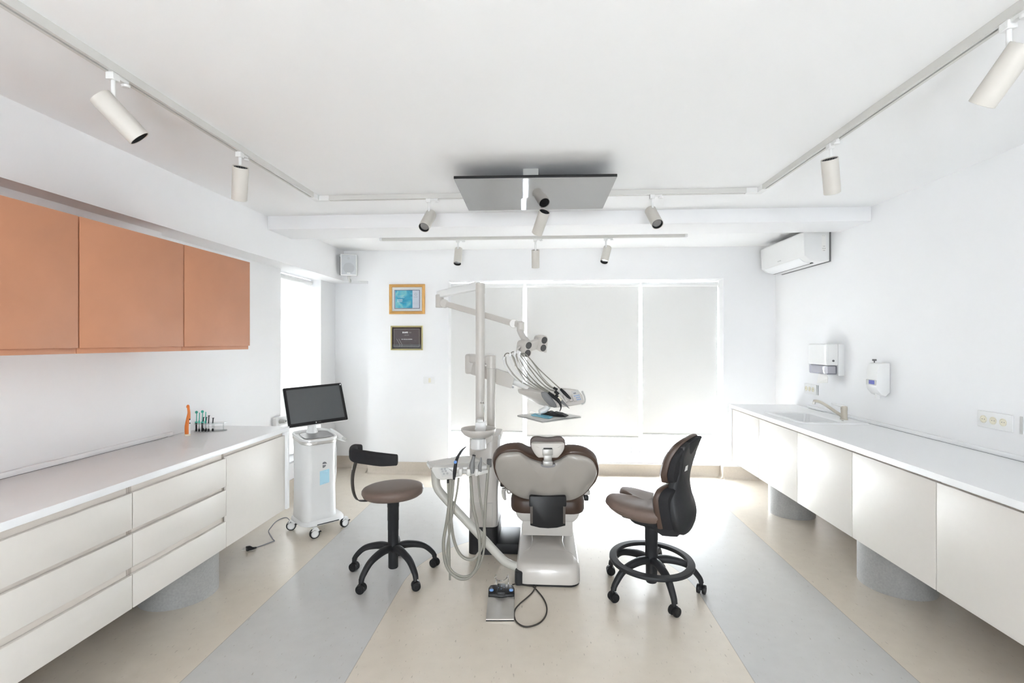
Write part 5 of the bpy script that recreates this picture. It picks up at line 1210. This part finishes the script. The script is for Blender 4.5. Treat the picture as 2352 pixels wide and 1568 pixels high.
# scanner handpiece in its side holder
hs = thing('intraoral_scanner', 'small white scanner wand in the holder on the right side of the scanner cart', 'scanner', tuple(cp_(.16, 0, .72)))
tube('wand_body', [cp_(.155,-.06,.762), cp_(.158,-.0,.748), cp_(.17,.06,.728), cp_(.185,.10,.712)], [.012,.017,.018,.013], WHITEP, hs, 14, 5)
tube('wand_tip', [cp_(.183,.095,.714), cp_(.20,.13,.700)], [.013,.010], LGREY, hs, 12, 1)
tube('wand_cable', [cp_(.150,-.01,.735), cp_(.170,.0,.62), cp_(.172,.0,.45), cp_(.165,-.02,.30), cp_(.155,-.05,.16)], .0045, WHITEP, hs, 8, 6)
tube('wand_holder', [cp_(.13,.02,.722), cp_(.19,.06,.700), cp_(.20,.11,.692)], [.014,.016,.010], WHITEP, t, 12, 4)
kc = thing('power_cord', 'black power cord with a loose plug on the floor left of the scanner cart', 'cord', tuple(g(600,1256)))
KL = [(668,1200),(660,1189),(648,1190),(633,1198),(622,1211),(617,1219),(620,1227),(627,1238),(630.5,1241.5),(624,1244),(610,1249.5),(597,1254),(586,1257.5)]
tube('cord', [g(x, y, .004+(.07 if i == 0 else 0)+(.02 if i == 1 else 0)) for i, (x, y) in enumerate(KL)], .0034, INKG, kc, 8, 5)
tube('plug', [g(588,1257,.008), g(580,1259,.013), g(573,1258.5,.016), g(566.5,1260,.017)], [.006,.010,.017,.018], BLACK, kc, 12, 3)
for dz in (-.006,.006):
    a_ = g(567,1260,.017)+V((0,dz*1.6,dz*.3)); tube('plug_pin', [a_, a_+V((-.026,-.010,.0))], .0024, STEEL, kc, 8, 1)
# ------------------------------------------------------------------ things on the left worktop
lx_, ly_ = -2.337, 3.16
t = thing('curing_light', 'orange handheld curing light standing upright on the left worktop', 'dental curing light', (lx_, ly_, ZT))
def hl(x, z): return V((lx_, ly_, ZT))+V((CS,SN,0))*x+Z*z
tube('handle', [hl(0,.008), hl(.0,.06), hl(.003,.09), hl(.006,.12), hl(.009,.15), hl(.006,.178), hl(.004,.190)], [.0165,.0165,.0145,.0115,.0085,.0075,.0085], ORANGE, t, 20, 5)
lathe('light_head', [(.0085,-.006),(.0095,0),(.0085,.008),(.004,.013),(0,.014)], hl(.003,.190), ORANGE, t, n=18)
tube('white_front', [hl(.011,.012), hl(.0115,.06), hl(.0125,.10), hl(.0120,.118)], [.0095,.0095,.007,.004], WHITEP, t, 12, 4)
for z in (.083, .108): lathe('button', [(.0042,0),(.0042,.0025),(0,.0025)], hl(.0165,z)-nrm*.004, BLACK, t, axis=(CS,SN-.5,0), n=12)
lathe('base_ring', [(.0175,0),(.0185,.003),(.0185,.010),(.0165,.012)], (lx_,ly_,ZT), BEIGEH, t, n=28)
rx, ry = -2.315, 3.33
def rk(x, y, z): return V((rx, ry, ZT))+V((CS,SN,0))*x+V((-SN,CS,0))*y+Z*z
t = thing('syringe_rack', 'clear acrylic rack of syringes on the left worktop beside the orange curing light', 'rack', (rx, ry, ZT))
arc = [(.02,-.055),(.075,-.048),(.12,-.02),(.14,.02),(.13,.05),(.05,.045),(-.03,.03),(-.055,.0),(-.04,-.04)]
arc = [(x-.03, y) for x, y in arc]
fr2 = (V((rx,ry,ZT)), V((CS,SN,0)), V((-SN,CS,0)), Z)
for nm, zz in (('rack_base', 0), ('rack_shelf', .052)): rsolid(nm, arc, [(0,zz),(1,zz),(1,zz+.004),(0,zz+.004)], ACRYL, t, fr2, resample=3)
for x, y in ((-.06,.0),(.09,.03),(.06,-.03)): cyl('rack_post', rk(x,y,.004), rk(x,y,.052), .003, ACRYL, t, n=10)
sy = [(-.062,-.03,1,.135,'mirror'),(-.040,-.034,0,.132,'teal'),(-.018,-.036,1,.140,'mirror'),(.004,-.036,0,.138,'teal'),(-.026,-.012,2,.095,'black'),(-.008,-.010,2,.095,'black'),(.022,-.030,2,.110,'dark'),(.046,-.022,3,.092,'brown')]
sl = ['syringe with round teal top disc, leftmost in the clear rack','syringe with slim teal plunger, second from the left in the clear rack','syringe with round teal top disc, in the middle of the clear rack','syringe with tall slim teal plunger, right of the second teal disc','black plunger syringe at the left rear of the clear rack','black plunger syringe at the right rear of the clear rack','syringe with black collar and pale cap near the right of the rack','thin dark plunger syringe standing alone at the right of the rack']
for (x, y, kd, h, _), lb in zip(sy, sl):
    q_ = thing('syringe', lb, 'syringe', tuple(rk(x,y,.004)), 'syringes in the clear rack')
    lathe('barrel', [(.0045,.0),(.0050,.004),(.0050,.05),(.0075,.051),(.0075,.054),(.004,.056)], rk(x,y,.005), BLACK if kd in (1,) else ACRYL, q_, n=14)
    lathe('cap', [(.0062,0),(.0062,.012),(.004,.018),(0,.018)], rk(x,y,.0045), BLACK, q_, n=12)
    m_ = GREEN if kd < 2 else BLACK
    cyl('plunger', rk(x,y,.058), rk(x+.003,y,h), .0028 if kd < 2 else .0036, m_, q_, n=10)
    if kd == 1: lathe('plunger_disc', [(.0095,0),(.0095,.003),(0,.0035)], rk(x+.003,y-.001,h), GREEN, q_, axis=(SN,-CS,.0), n=20); lathe('plunger_collar', [(.0085,0),(.0085,.008),(.004,.010)], rk(x,y,.062), GREEN, q_, n=14)
    elif kd == 0: cyl('plunger_grip', rk(x,y,.062), rk(x,y,.078), .0055, GREEN, q_, n=12)
    else: lathe('thumb_rest', [(.0068,0),(.0068,.003),(0,.003)], rk(x+.003,y,h), m_, q_, n=14)
